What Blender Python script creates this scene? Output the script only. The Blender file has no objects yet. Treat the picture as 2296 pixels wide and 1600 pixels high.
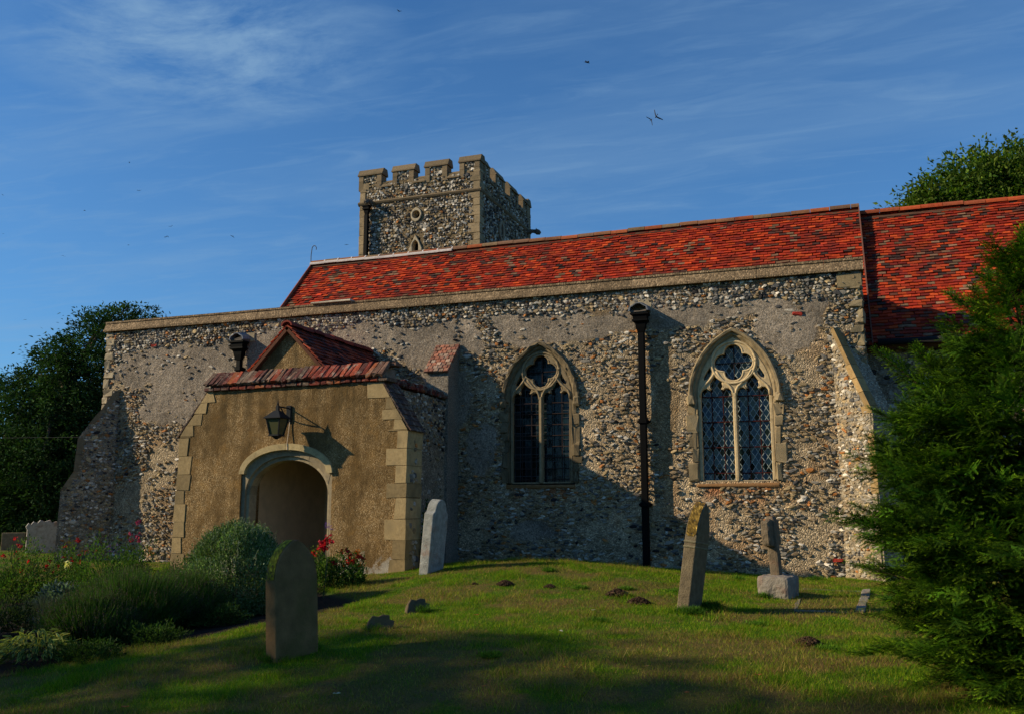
import bpy, math, random
import numpy as np
from mathutils import Vector, Matrix
R = math.radians
random.seed(7); rng = np.random.default_rng(7)
sc = bpy.context.scene
COL = sc.collection

# ------------------------------------------------------------------ camera
CAMZ = 1.65
F = 2050.0            # focal length in pixels of a 2296 wide picture
PITCH = math.atan(340.0 / F)
YAW = R(20)
cam = bpy.data.cameras.new('camera')
cam.sensor_width = 36; cam.lens = 36 * F / 2296; cam.clip_start = .05; cam.clip_end = 3000
camo = bpy.data.objects.new('camera', cam); COL.objects.link(camo)
camo.location = (0, 0, CAMZ); camo.rotation_euler = (math.pi / 2 + PITCH, 0, YAW)
sc.camera = camo
# ------------------------------------------------------------------ sun and sky
SUN_EL = R(26.5)
SUN_D = Vector((.886, .404, 0)).normalized() * math.cos(SUN_EL) + Vector((0, 0, -math.sin(SUN_EL)))
SUN_ROT = math.atan2(-SUN_D.x, -SUN_D.y) % (2 * math.pi)
sl = bpy.data.lights.new('sun', 'SUN'); sl.energy = 5.0; sl.angle = R(.6); sl.color = (1.0, .83, .57)
so = bpy.data.objects.new('sun', sl); COL.objects.link(so)
so.rotation_euler = SUN_D.to_track_quat('-Z', 'Y').to_euler()
sc.view_settings.view_transform = 'Standard'; sc.view_settings.look = 'None'
sc.view_settings.exposure = .14; sc.view_settings.gamma = 1; sc.view_settings.use_curve_mapping = False


class NT:
    """small helper to write node trees"""
    def __init__(s, nt): s.nt = nt; s.n = nt.nodes; s.l = nt.links
    def new(s, t, ins=None, **kw):
        n = s.n.new(t)
        for k, v in kw.items(): setattr(n, k, v)
        for k, v in (ins or {}).items():
            if hasattr(v, 'is_linked') or hasattr(v, 'links'): s.l.new(v, n.inputs[k])
            else: n.inputs[k].default_value = v
        return n
    def noise(s, vec, scale, detail=4, rough=.55, dist=0):
        return s.new('ShaderNodeTexNoise', {'Vector': vec, 'Scale': scale, 'Detail': detail, 'Roughness': rough, 'Distortion': dist}).outputs
    def mapping(s, vec, scale=(1, 1, 1), rot=(0, 0, 0), loc=(0, 0, 0)):
        return s.new('ShaderNodeMapping', {'Vector': vec, 'Scale': scale, 'Rotation': rot, 'Location': loc}).outputs[0]
    def ramp(s, fac, stops, interp='LINEAR'):
        n = s.new('ShaderNodeValToRGB', {'Fac': fac}); cr = n.color_ramp; cr.interpolation = interp
        while len(cr.elements) < len(stops): cr.elements.new(.5)
        for e, (p, c) in zip(cr.elements, stops):
            e.position = p; e.color = (c[0], c[1], c[2], 1) if not isinstance(c, (int, float)) else (c, c, c, 1)
        return n.outputs[0]
    def mix(s, fac, a, b, mode='MIX'):
        n = s.new('ShaderNodeMix', data_type='RGBA', blend_type=mode)
        for k, v in ((0, fac), (6, a), (7, b)):
            if hasattr(v, 'links'): s.l.new(v, n.inputs[k])
            elif k == 0: n.inputs[0].default_value = v
            else: n.inputs[k].default_value = (v[0], v[1], v[2], 1)
        return n.outputs[2]
    def math(s, op, a, b=0, c=0):
        return s.new('ShaderNodeMath', {0: a, 1: b, 2: c}, operation=op).outputs[0]
    def bump(s, h, strength, dist, normal=None):
        d = {'Height': h, 'Strength': strength, 'Distance': dist}
        if normal is not None: d['Normal'] = normal
        return s.new('ShaderNodeBump', d).outputs[0]


w = bpy.data.worlds.new("World"); sc.world = w; w.use_nodes = True
t = NT(w.node_tree)
sky = t.new('ShaderNodeTexSky', sky_type='NISHITA', sun_disc=False, sun_elevation=SUN_EL, sun_rotation=SUN_ROT,
            altitude=0, air_density=1.0, dust_density=.4, ozone_density=3.0)
tc = t.new('ShaderNodeTexCoord').outputs['Generated']
sep = t.new('ShaderNodeSeparateXYZ', {0: tc}).outputs
zz = t.math('MAXIMUM', sep[2], .04)
# project the view direction on a high cloud layer
cv = t.new('ShaderNodeCombineXYZ', {0: t.math('DIVIDE', sep[0], zz), 1: t.math('DIVIDE', sep[1], zz), 2: 0.0}).outputs[0]
streak = t.noise(t.mapping(cv, (.55, 1.7, 1), (0, 0, R(-28))), .85, 7, .62, .5)[0]
streak = t.ramp(streak, [(.44, 0), (.80, 1)])
puff = t.noise(t.mapping(cv, (1, 1.5, 1), (0, 0, R(-20)), (2.2, 5.3, 0)), 2.6, 8, .66, .3)[0]
puff = t.ramp(puff, [(.40, 0), (.70, 1)])
wisp = t.noise(t.mapping(cv, (.9, 3.0, 1), (0, 0, R(-35)), (1, 2, 0)), 3.0, 6, .6, .8)[0]
wisp = t.ramp(wisp, [(.5, 0), (.85, 1)])
# the brighter bank of high cloud, upper left
bank = t.new('ShaderNodeVectorMath', {0: t.mapping(cv, (1, 1, 1), (0, 0, 0), (1.30, -1.50, 0))}, operation='LENGTH').outputs[1]
bank = t.ramp(bank, [(.12, 1), (.50, 0)])
elev = t.ramp(sep[2], [(.0, 1), (.62, .0)])
cl = t.math('ADD', t.math('MULTIPLY', t.math('MULTIPLY', puff, bank), 1.05),
            t.math('ADD', t.math('MULTIPLY', streak, .36), t.math('MULTIPLY', wisp, .28)))
cl = t.math('MINIMUM', cl, .7)
skyc = t.mix(1.0, sky.outputs[0], (.42, .87, 1.26), 'MULTIPLY')
skyc = t.mix(t.math('MULTIPLY', elev, .32), skyc, (2.0, 3.9, 6.1))
skyc = t.mix(cl, skyc, (2.3, 3.9, 5.9))
t.l.new(skyc, t.n['Background'].inputs[0]); t.n['Background'].inputs[1].default_value = .093


# ------------------------------------------------------------------ helpers
def ray(px, py):
    """direction of the photograph's pixel (2296 x 1600 units)"""
    x, u = px - 1148.0, 800.0 - py
    cp, sp = math.cos(PITCH), math.sin(PITCH)
    fw = F * cp - u * sp; z = F * sp + u * cp
    cy, sy = math.cos(YAW), math.sin(YAW)
    return Vector((x * cy - fw * sy, x * sy + fw * cy, z))
def W(px, py, Y):
    d = ray(px, py); k = Y / d.y
    return Vector((d.x * k, Y, CAMZ + d.z * k))
def sstep(a, b, x):
    k = np.clip((x - a) / (b - a), 0, 1); return k * k * (3 - 2 * k)
_perm = np.random.default_rng(3).random((256, 256))
def vnoise(x, y):
    xi = np.floor(x).astype(int); yi = np.floor(y).astype(int); fx = x - xi; fy = y - yi
    fx = fx * fx * (3 - 2 * fx); fy = fy * fy * (3 - 2 * fy)
    g = lambda a, b: _perm[a & 255, b & 255]
    return (g(xi, yi) * (1 - fx) + g(xi + 1, yi) * fx) * (1 - fy) + (g(xi, yi + 1) * (1 - fx) + g(xi + 1, yi + 1) * fx) * fy
def fbm(x, y, s=1.0, o=4, seed=0):
    x = np.asarray(x, float) * s + seed * 17.3; y = np.asarray(y, float) * s + seed * 9.1
    r = 0; a = .5; tot = 0
    for _ in range(o):
        r = r + a * vnoise(x, y); tot += a; x = x * 2.03 + 5.1; y = y * 2.03 + 1.7; a *= .5
    return r / tot
def H(x, y):
    """height of the ground"""
    x = np.asarray(x, float); y = np.asarray(y, float)
    b = np.interp(y, [-30, 0, 4, 6.3, 7.4, 8.6, 11.7, 13.5, 17, 60], [0, 0, .02, .12, .27, .33, .40, .44, .47, .47])
    m = .34 * np.exp(-((x + 5.0) / 2.9) ** 2 - ((y - 14.6) / 2.4) ** 2)
    m2 = .10 * np.exp(-((x + 4.0) / 3.0) ** 2 - ((y - 10.5) / 3.0) ** 2)
    d = -.16 * sstep(-5.5, -8.0, x) * sstep(13.5, 10, y) * sstep(2, 6, y)
    n = .05 * (fbm(x, y, .7, 3, 2) - .5)
    return b + m + m2 + d + n
def h1(x, y): return float(H(x, y))
def G(px, py):
    """where the pixel's ray meets the ground"""
    d = ray(px, py); lo, hi = .5, 60.0
    for k in np.linspace(.5, 60, 1200):
        p = d * (k / d.y)
        if CAMZ + p.z < h1(p.x, p.y): hi = k; break
        lo = k
    for _ in range(20):
        m = (lo + hi) / 2; p = d * (m / d.y)
        if CAMZ + p.z < h1(p.x, p.y): hi = m
        else: lo = m
    p = d * (hi / d.y)
    return Vector((p.x, p.y, h1(p.x, p.y)))

class NM:
    """collects geometry and links it as ONE mesh object"""
    def __init__(s): s.v = []; s.f = []; s.c = []; s.mi = []; s.sm = []; s.nv = 0
    def add(s, v, f, col=(1, 1, 1), mi=0, smooth=False):
        v = np.asarray(v, float).reshape(-1, 3)
        c = np.asarray(col, float)
        if c.ndim == 1: c = np.tile(c[:3], (len(v), 1))
        if isinstance(f, np.ndarray): fs = [f]
        else:
            by = {}
            for q in f: by.setdefault(len(q), []).append(q)
            fs = [np.array(q) for q in by.values()]
        for q in fs:
            s.f.append(q + s.nv); s.mi.append(np.full(len(q), mi)); s.sm.append(np.full(len(q), smooth))
        s.v.append(v); s.c.append(c); s.nv += len(v); return s
    def build(s, name, mats, parent=None):
        me = bpy.data.meshes.new(name)
        V = np.concatenate(s.v); C = np.concatenate(s.c)
        me.vertices.add(len(V)); me.vertices.foreach_set('co', V.ravel().astype(np.float32))
        ls = np.concatenate([np.full(len(q), q.shape[1]) for q in s.f]); li = np.concatenate([q.ravel() for q in s.f])
        me.loops.add(len(li)); me.loops.foreach_set('vertex_index', li.astype(np.int32))
        me.polygons.add(len(ls)); me.polygons.foreach_set('loop_start', np.concatenate([[0], np.cumsum(ls)[:-1]]).astype(np.int32))
        me.polygons.foreach_set('material_index', np.concatenate(s.mi).astype(np.int32))
        me.polygons.foreach_set('use_smooth', np.concatenate(s.sm).astype(bool))
        a = me.color_attributes.new('Col', 'FLOAT_COLOR', 'POINT')
        a.data.foreach_set('color', np.hstack([C, np.ones((len(C), 1))]).ravel().astype(np.float32))
        for m in (mats if isinstance(mats, (list, tuple)) else [mats]): me.materials.append(m)
        me.update(calc_edges=True); me.validate()
        return link(bpy.data.objects.new(name, me), parent)
def link(o, parent=None):
    COL.objects.link(o)
    if parent is not None:
        o.parent = parent; pl = parent.location; gp = parent.parent
        o.location = o.location - pl - (gp.location if gp else Vector())
    return o
def tag(o, label=None, cat=None, group=None, kind=None):
    if label: o['label'] = label
    if cat: o['category'] = cat
    if group: o['group'] = group
    if kind: o['kind'] = kind
    return o
def thing(name, loc, label, cat, group=None):
    o = bpy.data.objects.new(name, None); o.location = loc; o.empty_display_size = .2; COL.objects.link(o)
    return tag(o, label, cat, group)

BOXF = np.array([[0, 1, 2, 3], [7, 6, 5, 4], [0, 4, 5, 1], [1, 5, 6, 2], [2, 6, 7, 3], [3, 7, 4, 0]])
def boxv(x0, x1, y0, y1, z0, z1):
    return np.array([[x0, y0, z0], [x0, y1, z0], [x1, y1, z0], [x1, y0, z0], [x0, y0, z1], [x0, y1, z1], [x1, y1, z1], [x1, y0, z1]], float)
def chamf(x0, x1, y0, y1, z0, z1, c=.01):
    """box with chamfered edges: 24 vertices"""
    vs = []; fs = []
    import itertools
    idx = {}
    X = (x0, x1); Y = (y0, y1); Z = (z0, z1); sg = (1, -1)
    for i, j, k in itertools.product((0, 1), repeat=3):
        p = np.array([X[i], Y[j], Z[k]]); s = np.array([sg[i], sg[j], sg[k]]) * c
        for a in range(3):
            q = p + s; q[a] = p[a]; idx[(i, j, k, a)] = len(vs); vs.append(q)
    for a in range(3):
        b, d = [(1, 2), (0, 2), (0, 1)][a]
        for e in (0, 1):
            quad = []
            for (m, n) in ((0, 0), (1, 0), (1, 1), (0, 1)):
                ijk = [0, 0, 0]; ijk[a] = e; ijk[b] = m; ijk[d] = n; quad.append(idx[(*ijk, a)])
            fs.append(quad if (e == 1) == (a != 1) else quad[::-1])
        for (m, n) in itertools.product((0, 1), repeat=2):
            ijk = [0, 0, 0]; ijk[b] = m; ijk[d] = n; i0 = tuple(ijk); ijk[a] = 1; i1 = tuple(ijk)
            q = [idx[(*i0, b)], idx[(*i1, b)], idx[(*i1, d)], idx[(*i0, d)]]
            if ((m + n) % 2 == 0) == (a != 1): q = q[::-1]
            fs.append(q)
    for i, j, k in itertools.product((0, 1), repeat=3):
        q = [idx[(i, j, k, 0)], idx[(i, j, k, 1)], idx[(i, j, k, 2)]]
        if (i + j + k) % 2 == 1: q = q[::-1]
        fs.append(q)
    return np.array(vs), fs
def stone_block(nm, x0, x1, y0, y1, z0, z1, col, c=.012, j=.006, mi=0, fr=None):
    v, f = chamf(x0, x1, y0, y1, z0, z1, c)
    v = v + rng.normal(0, j, v.shape)
    if fr is not None: v = fr.to(v)
    nm.add(v, f, col, mi)
def tube(pts, r, k=6, cap=True):
    pts = [Vector(p) for p in pts]; n = len(pts); rr = r if hasattr(r, '__len__') else [r] * n
    vs = []; fs = []; up = None
    for i, p in enumerate(pts):
        d = (pts[min(i + 1, n - 1)] - pts[max(i - 1, 0)]).normalized()
        if up is None: up = Vector((0, 0, 1)) if abs(d.z) < .9 else Vector((1, 0, 0))
        a = d.cross(up).normalized(); b = a.cross(d).normalized(); up = b
        for q in range(k):
            th = 2 * math.pi * q / k + math.pi / k
            vs.append(p + a * (math.cos(th) * rr[i]) + b * (math.sin(th) * rr[i]))
    for i in range(n - 1):
        for q in range(k):
            fs.append([i * k + q, i * k + (q + 1) % k, (i + 1) * k + (q + 1) % k, (i + 1) * k + q])
    if cap: fs.append(list(range(k))[::-1]); fs.append([(n - 1) * k + q for q in range(k)])
    return np.array([tuple(v) for v in vs]), fs
class Frame:
    """u, v in a plane, w out of it"""
    def __init__(s, O, U, V=(0, 0, 1), N=None):
        s.O = np.array(O, float); s.U = np.array(U, float); s.U /= np.linalg.norm(s.U)
        s.V = np.array(V, float); s.V /= np.linalg.norm(s.V)
        s.N = np.cross(s.U, s.V) if N is None else np.array(N, float)
    def to(s, p):
        p = np.asarray(p); return s.O + p[..., 0:1] * s.U + p[..., 1:2] * s.V + p[..., 2:3] * s.N
def prism(nm, poly, fr, w0, w1, col, mi=0, smooth=False):
    n = len(poly); v = [(a, b, w0) for a, b in poly] + [(a, b, w1) for a, b in poly]
    f = [[i, (i + 1) % n, n + (i + 1) % n, n + i] for i in range(n)] + [list(range(n))[::-1], [n + i for i in range(n)]]
    nm.add(fr.to(np.array(v, float)), f, col, mi, smooth)
def plate(loops, depth, bevel=0.0):
    """flat plate with holes from 2D loops -> verts (u, v, w) and faces; front at w = +depth/2"""
    cu = bpy.data.curves.new('tmp', 'CURVE'); cu.dimensions = '2D'; cu.fill_mode = 'BOTH'
    for lp in loops:
        s = cu.splines.new('POLY'); s.points.add(len(lp) - 1); s.use_cyclic_u = True
        for p, (a, b) in zip(s.points, lp): p.co = (a, b, 0, 1)
    cu.extrude = depth / 2; cu.bevel_depth = bevel; cu.bevel_resolution = 1; cu.offset = -bevel
    o = bpy.data.objects.new('tmp', cu); COL.objects.link(o)
    dg = bpy.context.evaluated_depsgraph_get(); dg.update()
    me = o.evaluated_get(dg).to_mesh()
    v = np.array([tuple(x.co) for x in me.vertices]); f = [list(p.vertices) for p in me.polygons]
    o.evaluated_get(dg).to_mesh_clear(); bpy.data.objects.remove(o); bpy.data.curves.remove(cu)
    return v, f
def inside(poly, x, y):
    x = np.asarray(x); y = np.asarray(y); r = np.zeros(x.shape, bool); n = len(poly)
    for i in range(n):
        x0, y0 = poly[i]; x1, y1 = poly[(i + 1) % n]
        c = ((y0 > y) != (y1 > y)); xx = x0 + (y - y0) * (x1 - x0) / ((y1 - y0) if y1 != y0 else 1e-9)
        r ^= c & (x < xx)
    return r
def inst(pv, pf, M, T):
    """N copies of a prototype, as one array"""
    N = len(T); n = len(pv)
    v = np.einsum('nij,kj->nki', M, pv) + T[:, None, :]
    f = (pf[None] + (np.arange(N) * n)[:, None, None]).reshape(-1, pf.shape[1])
    return v.reshape(-1, 3), f
def basis(d, n):
    """rotation matrices with x along d and z near n"""
    d = d / np.linalg.norm(d, axis=1, keepdims=True)
    y = np.cross(n, d); y /= np.linalg.norm(y, axis=1, keepdims=True) + 1e-9
    z = np.cross(d, y); return np.stack([d, y, z], axis=2)

# ------------------------------------------------------------------ materials
def mat(name, rough=.9, spec=.3):
    m = bpy.data.materials.new(name); m.use_nodes = True; t = NT(m.node_tree)
    b = t.n['Principled BSDF']; b.inputs['Roughness'].default_value = rough
    b.inputs['Specular IOR Level'].default_value = spec
    return m, t, b
def m_attr(name, rough=.9, spec=.3, var=.35, vscale=9, bscale=60, bstr=.5, bdist=.01, bdet=4, stain=None, stain_s=1.2, trans=0, gain=1.0):
    m, t, b = mat(name, rough, spec)
    at = t.new('ShaderNodeAttribute', attribute_name='Col').outputs['Color']
    ge = t.new('ShaderNodeNewGeometry').outputs['Position']
    n = t.noise(ge, vscale, 5, .6)
    c = t.mix(1.0, at, t.ramp(n[0], [(.25, (1 - var) * gain), (.75, (1 + var) * gain)]), 'MULTIPLY')
    if stain:
        s = t.noise(ge, stain_s, 6, .65)
        c = t.mix(t.ramp(s[0], [(.52, 0), (.68, stain[3])]), c, stain[:3])
    t.l.new(c, b.inputs['Base Color'])
    if bstr:
        h = t.noise(ge, bscale, bdet, .6)
        t.l.new(t.bump(h[0], bstr, bdist), b.inputs['Normal'])
    if trans:
        tr = t.new('ShaderNodeBsdfTranslucent', {'Color': t.mix(1.0, c, (1.3, 1.5, .5), 'MULTIPLY')}).outputs[0]
        ms = t.new('ShaderNodeMixShader', {0: trans, 1: b.outputs[0], 2: tr}).outputs[0]
        t.l.new(ms, t.n['Material Output'].inputs[0])
    return m
M = {}
M['mortar'] = None
def m_mortar(name, small=42.0, amp=1.0):
    m, t, b = mat(name, .95, .15)
    at = t.new('ShaderNodeAttribute', attribute_name='Col').outputs['Color']
    ge = t.new('ShaderNodeNewGeometry').outputs['Position']
    vo = t.new('ShaderNodeTexVoronoi', {'Vector': ge, 'Scale': small, 'Randomness': 1.0})
    g = t.ramp(t.new('ShaderNodeSeparateColor', {0: vo.outputs['Color']}).outputs[0], [(0, .55), (.5, .92), (.85, 1.2), (1, 1.9)])
    c = t.mix(1.0, at, g, 'MULTIPLY')
    n1 = t.noise(ge, 5, 6, .65)
    c = t.mix(1.0, c, t.ramp(n1[0], [(.3, .72), (.7, 1.25)]), 'MULTIPLY')
    t.l.new(c, b.inputs['Base Color'])
    hgt = t.math('ADD', t.math('MULTIPLY', vo.outputs['Distance'], -1.2), t.math('MULTIPLY', t.noise(ge, 14, 5, .7)[0], 1.3))
    t.l.new(t.bump(hgt, .9 * amp, .03), b.inputs['Normal'])
    return m
M['mortar'] = m_mortar('lime_mortar_and_rubble', 42, .8)
M['coping'] = m_mortar('speckled_coping_stone', 38, .35)
M['roughcast'] = None
def m_roughcast():
    m, t, b = mat('grey_roughcast', .95, .12)
    at = t.new('ShaderNodeAttribute', attribute_name='Col').outputs['Color']; ge = t.new('ShaderNodeNewGeometry').outputs['Position']
    g = t.noise(ge, 34, 6, .8); sp = t.noise(ge, 26, 3, .6)
    c = t.mix(1.0, at, t.ramp(g[0], [(.36, .40), (.5, .95), (.64, 1.75)]), 'MULTIPLY')
    c = t.mix(1.0, c, t.ramp(t.noise(ge, 2.2, 6, .65)[0], [(.3, .78), (.7, 1.22)]), 'MULTIPLY')
    c = t.mix(t.ramp(sp[0], [(.62, 0), (.70, .55)]), c, (.45, .40, .32))
    t.l.new(c, b.inputs['Base Color']); t.l.new(t.bump(t.math('ADD', g[0], t.math('MULTIPLY', t.noise(ge, 9, 4, .6)[0], 1.2)), 1.0, .035), b.inputs['Normal'])
    return m
M['roughcast'] = m_roughcast()
M['flint'] = m_attr('flint_stone', .8, .2, .35, 34, 70, .6, .01)
M['plaster'] = m_attr('limewashed_plaster', .95, .1, .15, 4, 30, .2, .01)
M['stone'] = m_attr('weathered_limestone', .9, .2, .28, 14, 60, .6, .01, stain=(.10, .085, .05, .55), stain_s=3.5)
M['ashlar'] = m_attr('pale_window_stone', .85, .25, .25, 16, 80, .4, .008, stain=(.16, .12, .06, .5), stain_s=5)
M['tile'] = m_attr('clay_roof_tile', .9, .12, .25, 20, 90, .5, .006, stain=(.085, .03, .02, .6), stain_s=1.1)
M['brick'] = m_attr('old_red_brick', .9, .2, .4, 25, 70, .8, .012, stain=(.30, .26, .2, .7), stain_s=8)
M['iron'] = m_attr('black_painted_iron', .6, .08, .1, 10, 90, .15, .004)
M['wood'] = m_attr('dark_oak', .7, .3, .4, 12, 50, .4, .01)
M['leaf'] = m_attr('foliage', .75, .12, .35, 3.0, 10, 0, 0, trans=.28)
M['needle'] = m_attr('yew_needles', .8, .08, .30, 2.2, 10, 0, 0, trans=.18)
M['petal'] = m_attr('flower_petals', .7, .2, .2, 20, 10, 0, 0, trans=.3)
M['bark'] = m_attr('bark', .95, .1, .4, 12, 30, .8, .03)
M['soil'] = m_attr('crumbly_soil', 1, .05, .5, 20, 40, 1, .02)
M['grave_dark'] = m_attr('weathered_sandstone', .92, .15, .30, 7, 60, .6, .01, stain=(.115, .095, .025, .6), stain_s=2.6)
M['grave_pale'] = m_attr('lichened_limestone', .92, .15, .35, 12, 60, .9, .015, stain=(.26, .13, .08, .75), stain_s=2.8)
M['bird'] = m_attr('dark_feathers', .7, .2, .1, 10, 10, 0, 0)

def m_glass(name, mode):
    m, t, b = mat(name, .12, .42 if mode == 'diamond' else .25)
    co = t.new('ShaderNodeTexCoord').outputs['Object']
    s = t.new('ShaderNodeSeparateXYZ', {0: co}).outputs
    if mode == 'diamond':
        a = t.math('ADD', t.math('MULTIPLY', s[0], 8.6), t.math('MULTIPLY', s[2], 5.6))
        c = t.math('SUBTRACT', t.math('MULTIPLY', s[0], 8.6), t.math('MULTIPLY', s[2], 5.6))
        wln = .115
    else:
        a = t.math('MULTIPLY', s[0], 9.0); c = t.math('MULTIPLY', s[2], 7.0); wln = .06
    la = t.math('LESS_THAN', t.math('FRACT', a), wln); lc = t.math('LESS_THAN', t.math('FRACT', c), wln)
    ln = t.math('MAXIMUM', la, lc)
    cell = t.new('ShaderNodeCombineXYZ', {0: t.math('FLOOR', a), 1: t.math('FLOOR', c), 2: 0.0}).outputs[0]
    wn = t.new('ShaderNodeTexWhiteNoise', {'Vector': cell}, noise_dimensions='3D').outputs
    gc = t.mix(wn[0], (.002, .004, .005), (.010, .024, .027))
    col = t.mix(ln, gc, (.26, .31, .30) if mode == 'diamond' else (.06, .06, .065))
    t.l.new(col, b.inputs['Base Color'])
    t.l.new(t.math('ADD', t.math('MULTIPLY', ln, .5), .08), b.inputs['Roughness'])
    # every pane sits at its own slight tilt
    tilt = t.new('ShaderNodeVectorMath', {0: t.new('ShaderNodeVectorMath', {0: wn[1], 1: (.5, .5, .5)}, operation='SUBTRACT').outputs[0], 'Scale': .22 if mode == 'diamond' else .02}, operation='SCALE').outputs[0]
    nn = t.new('ShaderNodeVectorMath', {0: t.new('ShaderNodeNewGeometry').outputs['Normal'], 1: tilt}, operation='ADD').outputs[0]
    nn = t.new('ShaderNodeVectorMath', {0: nn}, operation='NORMALIZE').outputs[0]
    t.l.new(t.bump(t.noise(co, 9, 3)[0], .25, .01, nn), b.inputs['Normal'])
    return m
M['glass_diamond'] = m_glass('leaded_diamond_glass', 'diamond')
M['glass_plain'] = m_glass('plain_leaded_glass', 'square')

def m_pebble():
    m, t, b = mat('pebbledash_render', .95, .15)
    ge = t.new('ShaderNodeNewGeometry').outputs['Position']
    vo = t.new('ShaderNodeTexVoronoi', {'Vector': ge, 'Scale': 72.0})
    g = t.ramp(t.new('ShaderNodeSeparateColor', {0: vo.outputs['Color']}).outputs[0], [(0, (.145, .088, .034)), (.5, (.255, .160, .066)), (.85, (.34, .225, .10)), (1, (.48, .36, .20))])
    st = t.noise(t.mapping(ge, (1.6, 1.6, .55)), 1.4, 6, .65)
    c = t.mix(t.ramp(st[0], [(.44, 0), (.60, .85)]), g, (.125, .075, .026))
    st2 = t.noise(ge, 2.6, 5, .65)
    c = t.mix(t.ramp(st2[0], [(.55, 0), (.72, .55)]), c, (.30, .16, .04))
    gz = t.new('ShaderNodeSeparateXYZ', {0: ge}).outputs[2]
    # rain streaks below the coping, lime and splash at the foot
    rs = t.noise(t.mapping(ge, (5, 5, .5)), 1.0, 5, .6)
    top = t.ramp(t.math('MULTIPLY', t.math('SUBTRACT', gz, 2.2), .6), [(.1, 0), (1, 1)])
    c = t.mix(t.math('MULTIPLY', top, t.ramp(rs[0], [(.42, 0), (.62, .8)])), c, (.085, .06, .026))
    ft = t.math('ADD', t.math('MULTIPLY', t.math('SUBTRACT', .95, gz), 1.6), t.math('MULTIPLY', t.math('SUBTRACT', t.noise(ge, 3.5, 6, .7)[0], .5), 2.4))
    c = t.mix(t.ramp(ft, [(.25, 0), (.45, .8)]), c, (.42, .39, .33))
    n1 = t.noise(ge, 6, 4, .6)
    c = t.mix(1.0, c, t.ramp(n1[0], [(.3, .74), (.7, 1.22)]), 'MULTIPLY')
    t.l.new(c, b.inputs['Base Color'])
    hgt = t.math('ADD', t.math('MULTIPLY', vo.outputs['Distance'], -1.0), t.math('MULTIPLY', t.noise(ge, 5, 4, .6)[0], 2.2))
    t.l.new(t.bump(hgt, .7, .015), b.inputs['Normal'])
    return m
M['pebble'] = m_pebble()

def m_ground():
    m, t, b = mat('lawn_and_soil', 1, .1)
    ge = t.new('ShaderNodeNewGeometry').outputs['Position']
    at = t.new('ShaderNodeAttribute', attribute_name='Col').outputs['Color']
    n = t.noise(ge, 60, 5, .7)
    c = t.mix(1.0, at, t.ramp(n[0], [(.3, .5), (.7, 1.5)]), 'MULTIPLY')
    t.l.new(c, b.inputs['Base Color']); t.l.new(t.bump(n[0], .8, .03), b.inputs['Normal'])
    return m
M['ground'] = m_ground()

# colours for flints (linear) and their weights
FL = np.array([(.56, .50, .41), (.38, .335, .265), (.25, .22, .175), (.135, .125, .112), (.06, .057, .055), (.026, .024, .024), (.33, .24, .125), (.35, .14, .04), (.25, .185, .11), (.18, .13, .075)])
P_FLINT = np.array([.12, .16, .16, .13, .10, .06, .09, .04, .08, .06])
P_RUBBLE = np.array([.02, .07, .12, .07, .04, .02, .19, .07, .25, .15])
P_TOWER = np.array([.20, .17, .12, .11, .10, .07, .10, .03, .07, .03])
_k = 6
_an = np.arange(_k) * 2 * np.pi / _k
PST_V = np.concatenate([np.stack([np.cos(_an), np.sin(_an), np.full(_k, -.25)], 1), np.stack([.72 * np.cos(_an + .3), .72 * np.sin(_an + .3), np.full(_k, .85)], 1), [[0, 0, .95]]])
PST_F = np.array([[i, (i + 1) % _k, _k + (i + 1) % _k] for i in range(_k)] + [[i, _k + (i + 1) % _k, _k + i] for i in range(_k)] + [[_k + i, _k + (i + 1) % _k, 2 * _k] for i in range(_k)])
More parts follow.
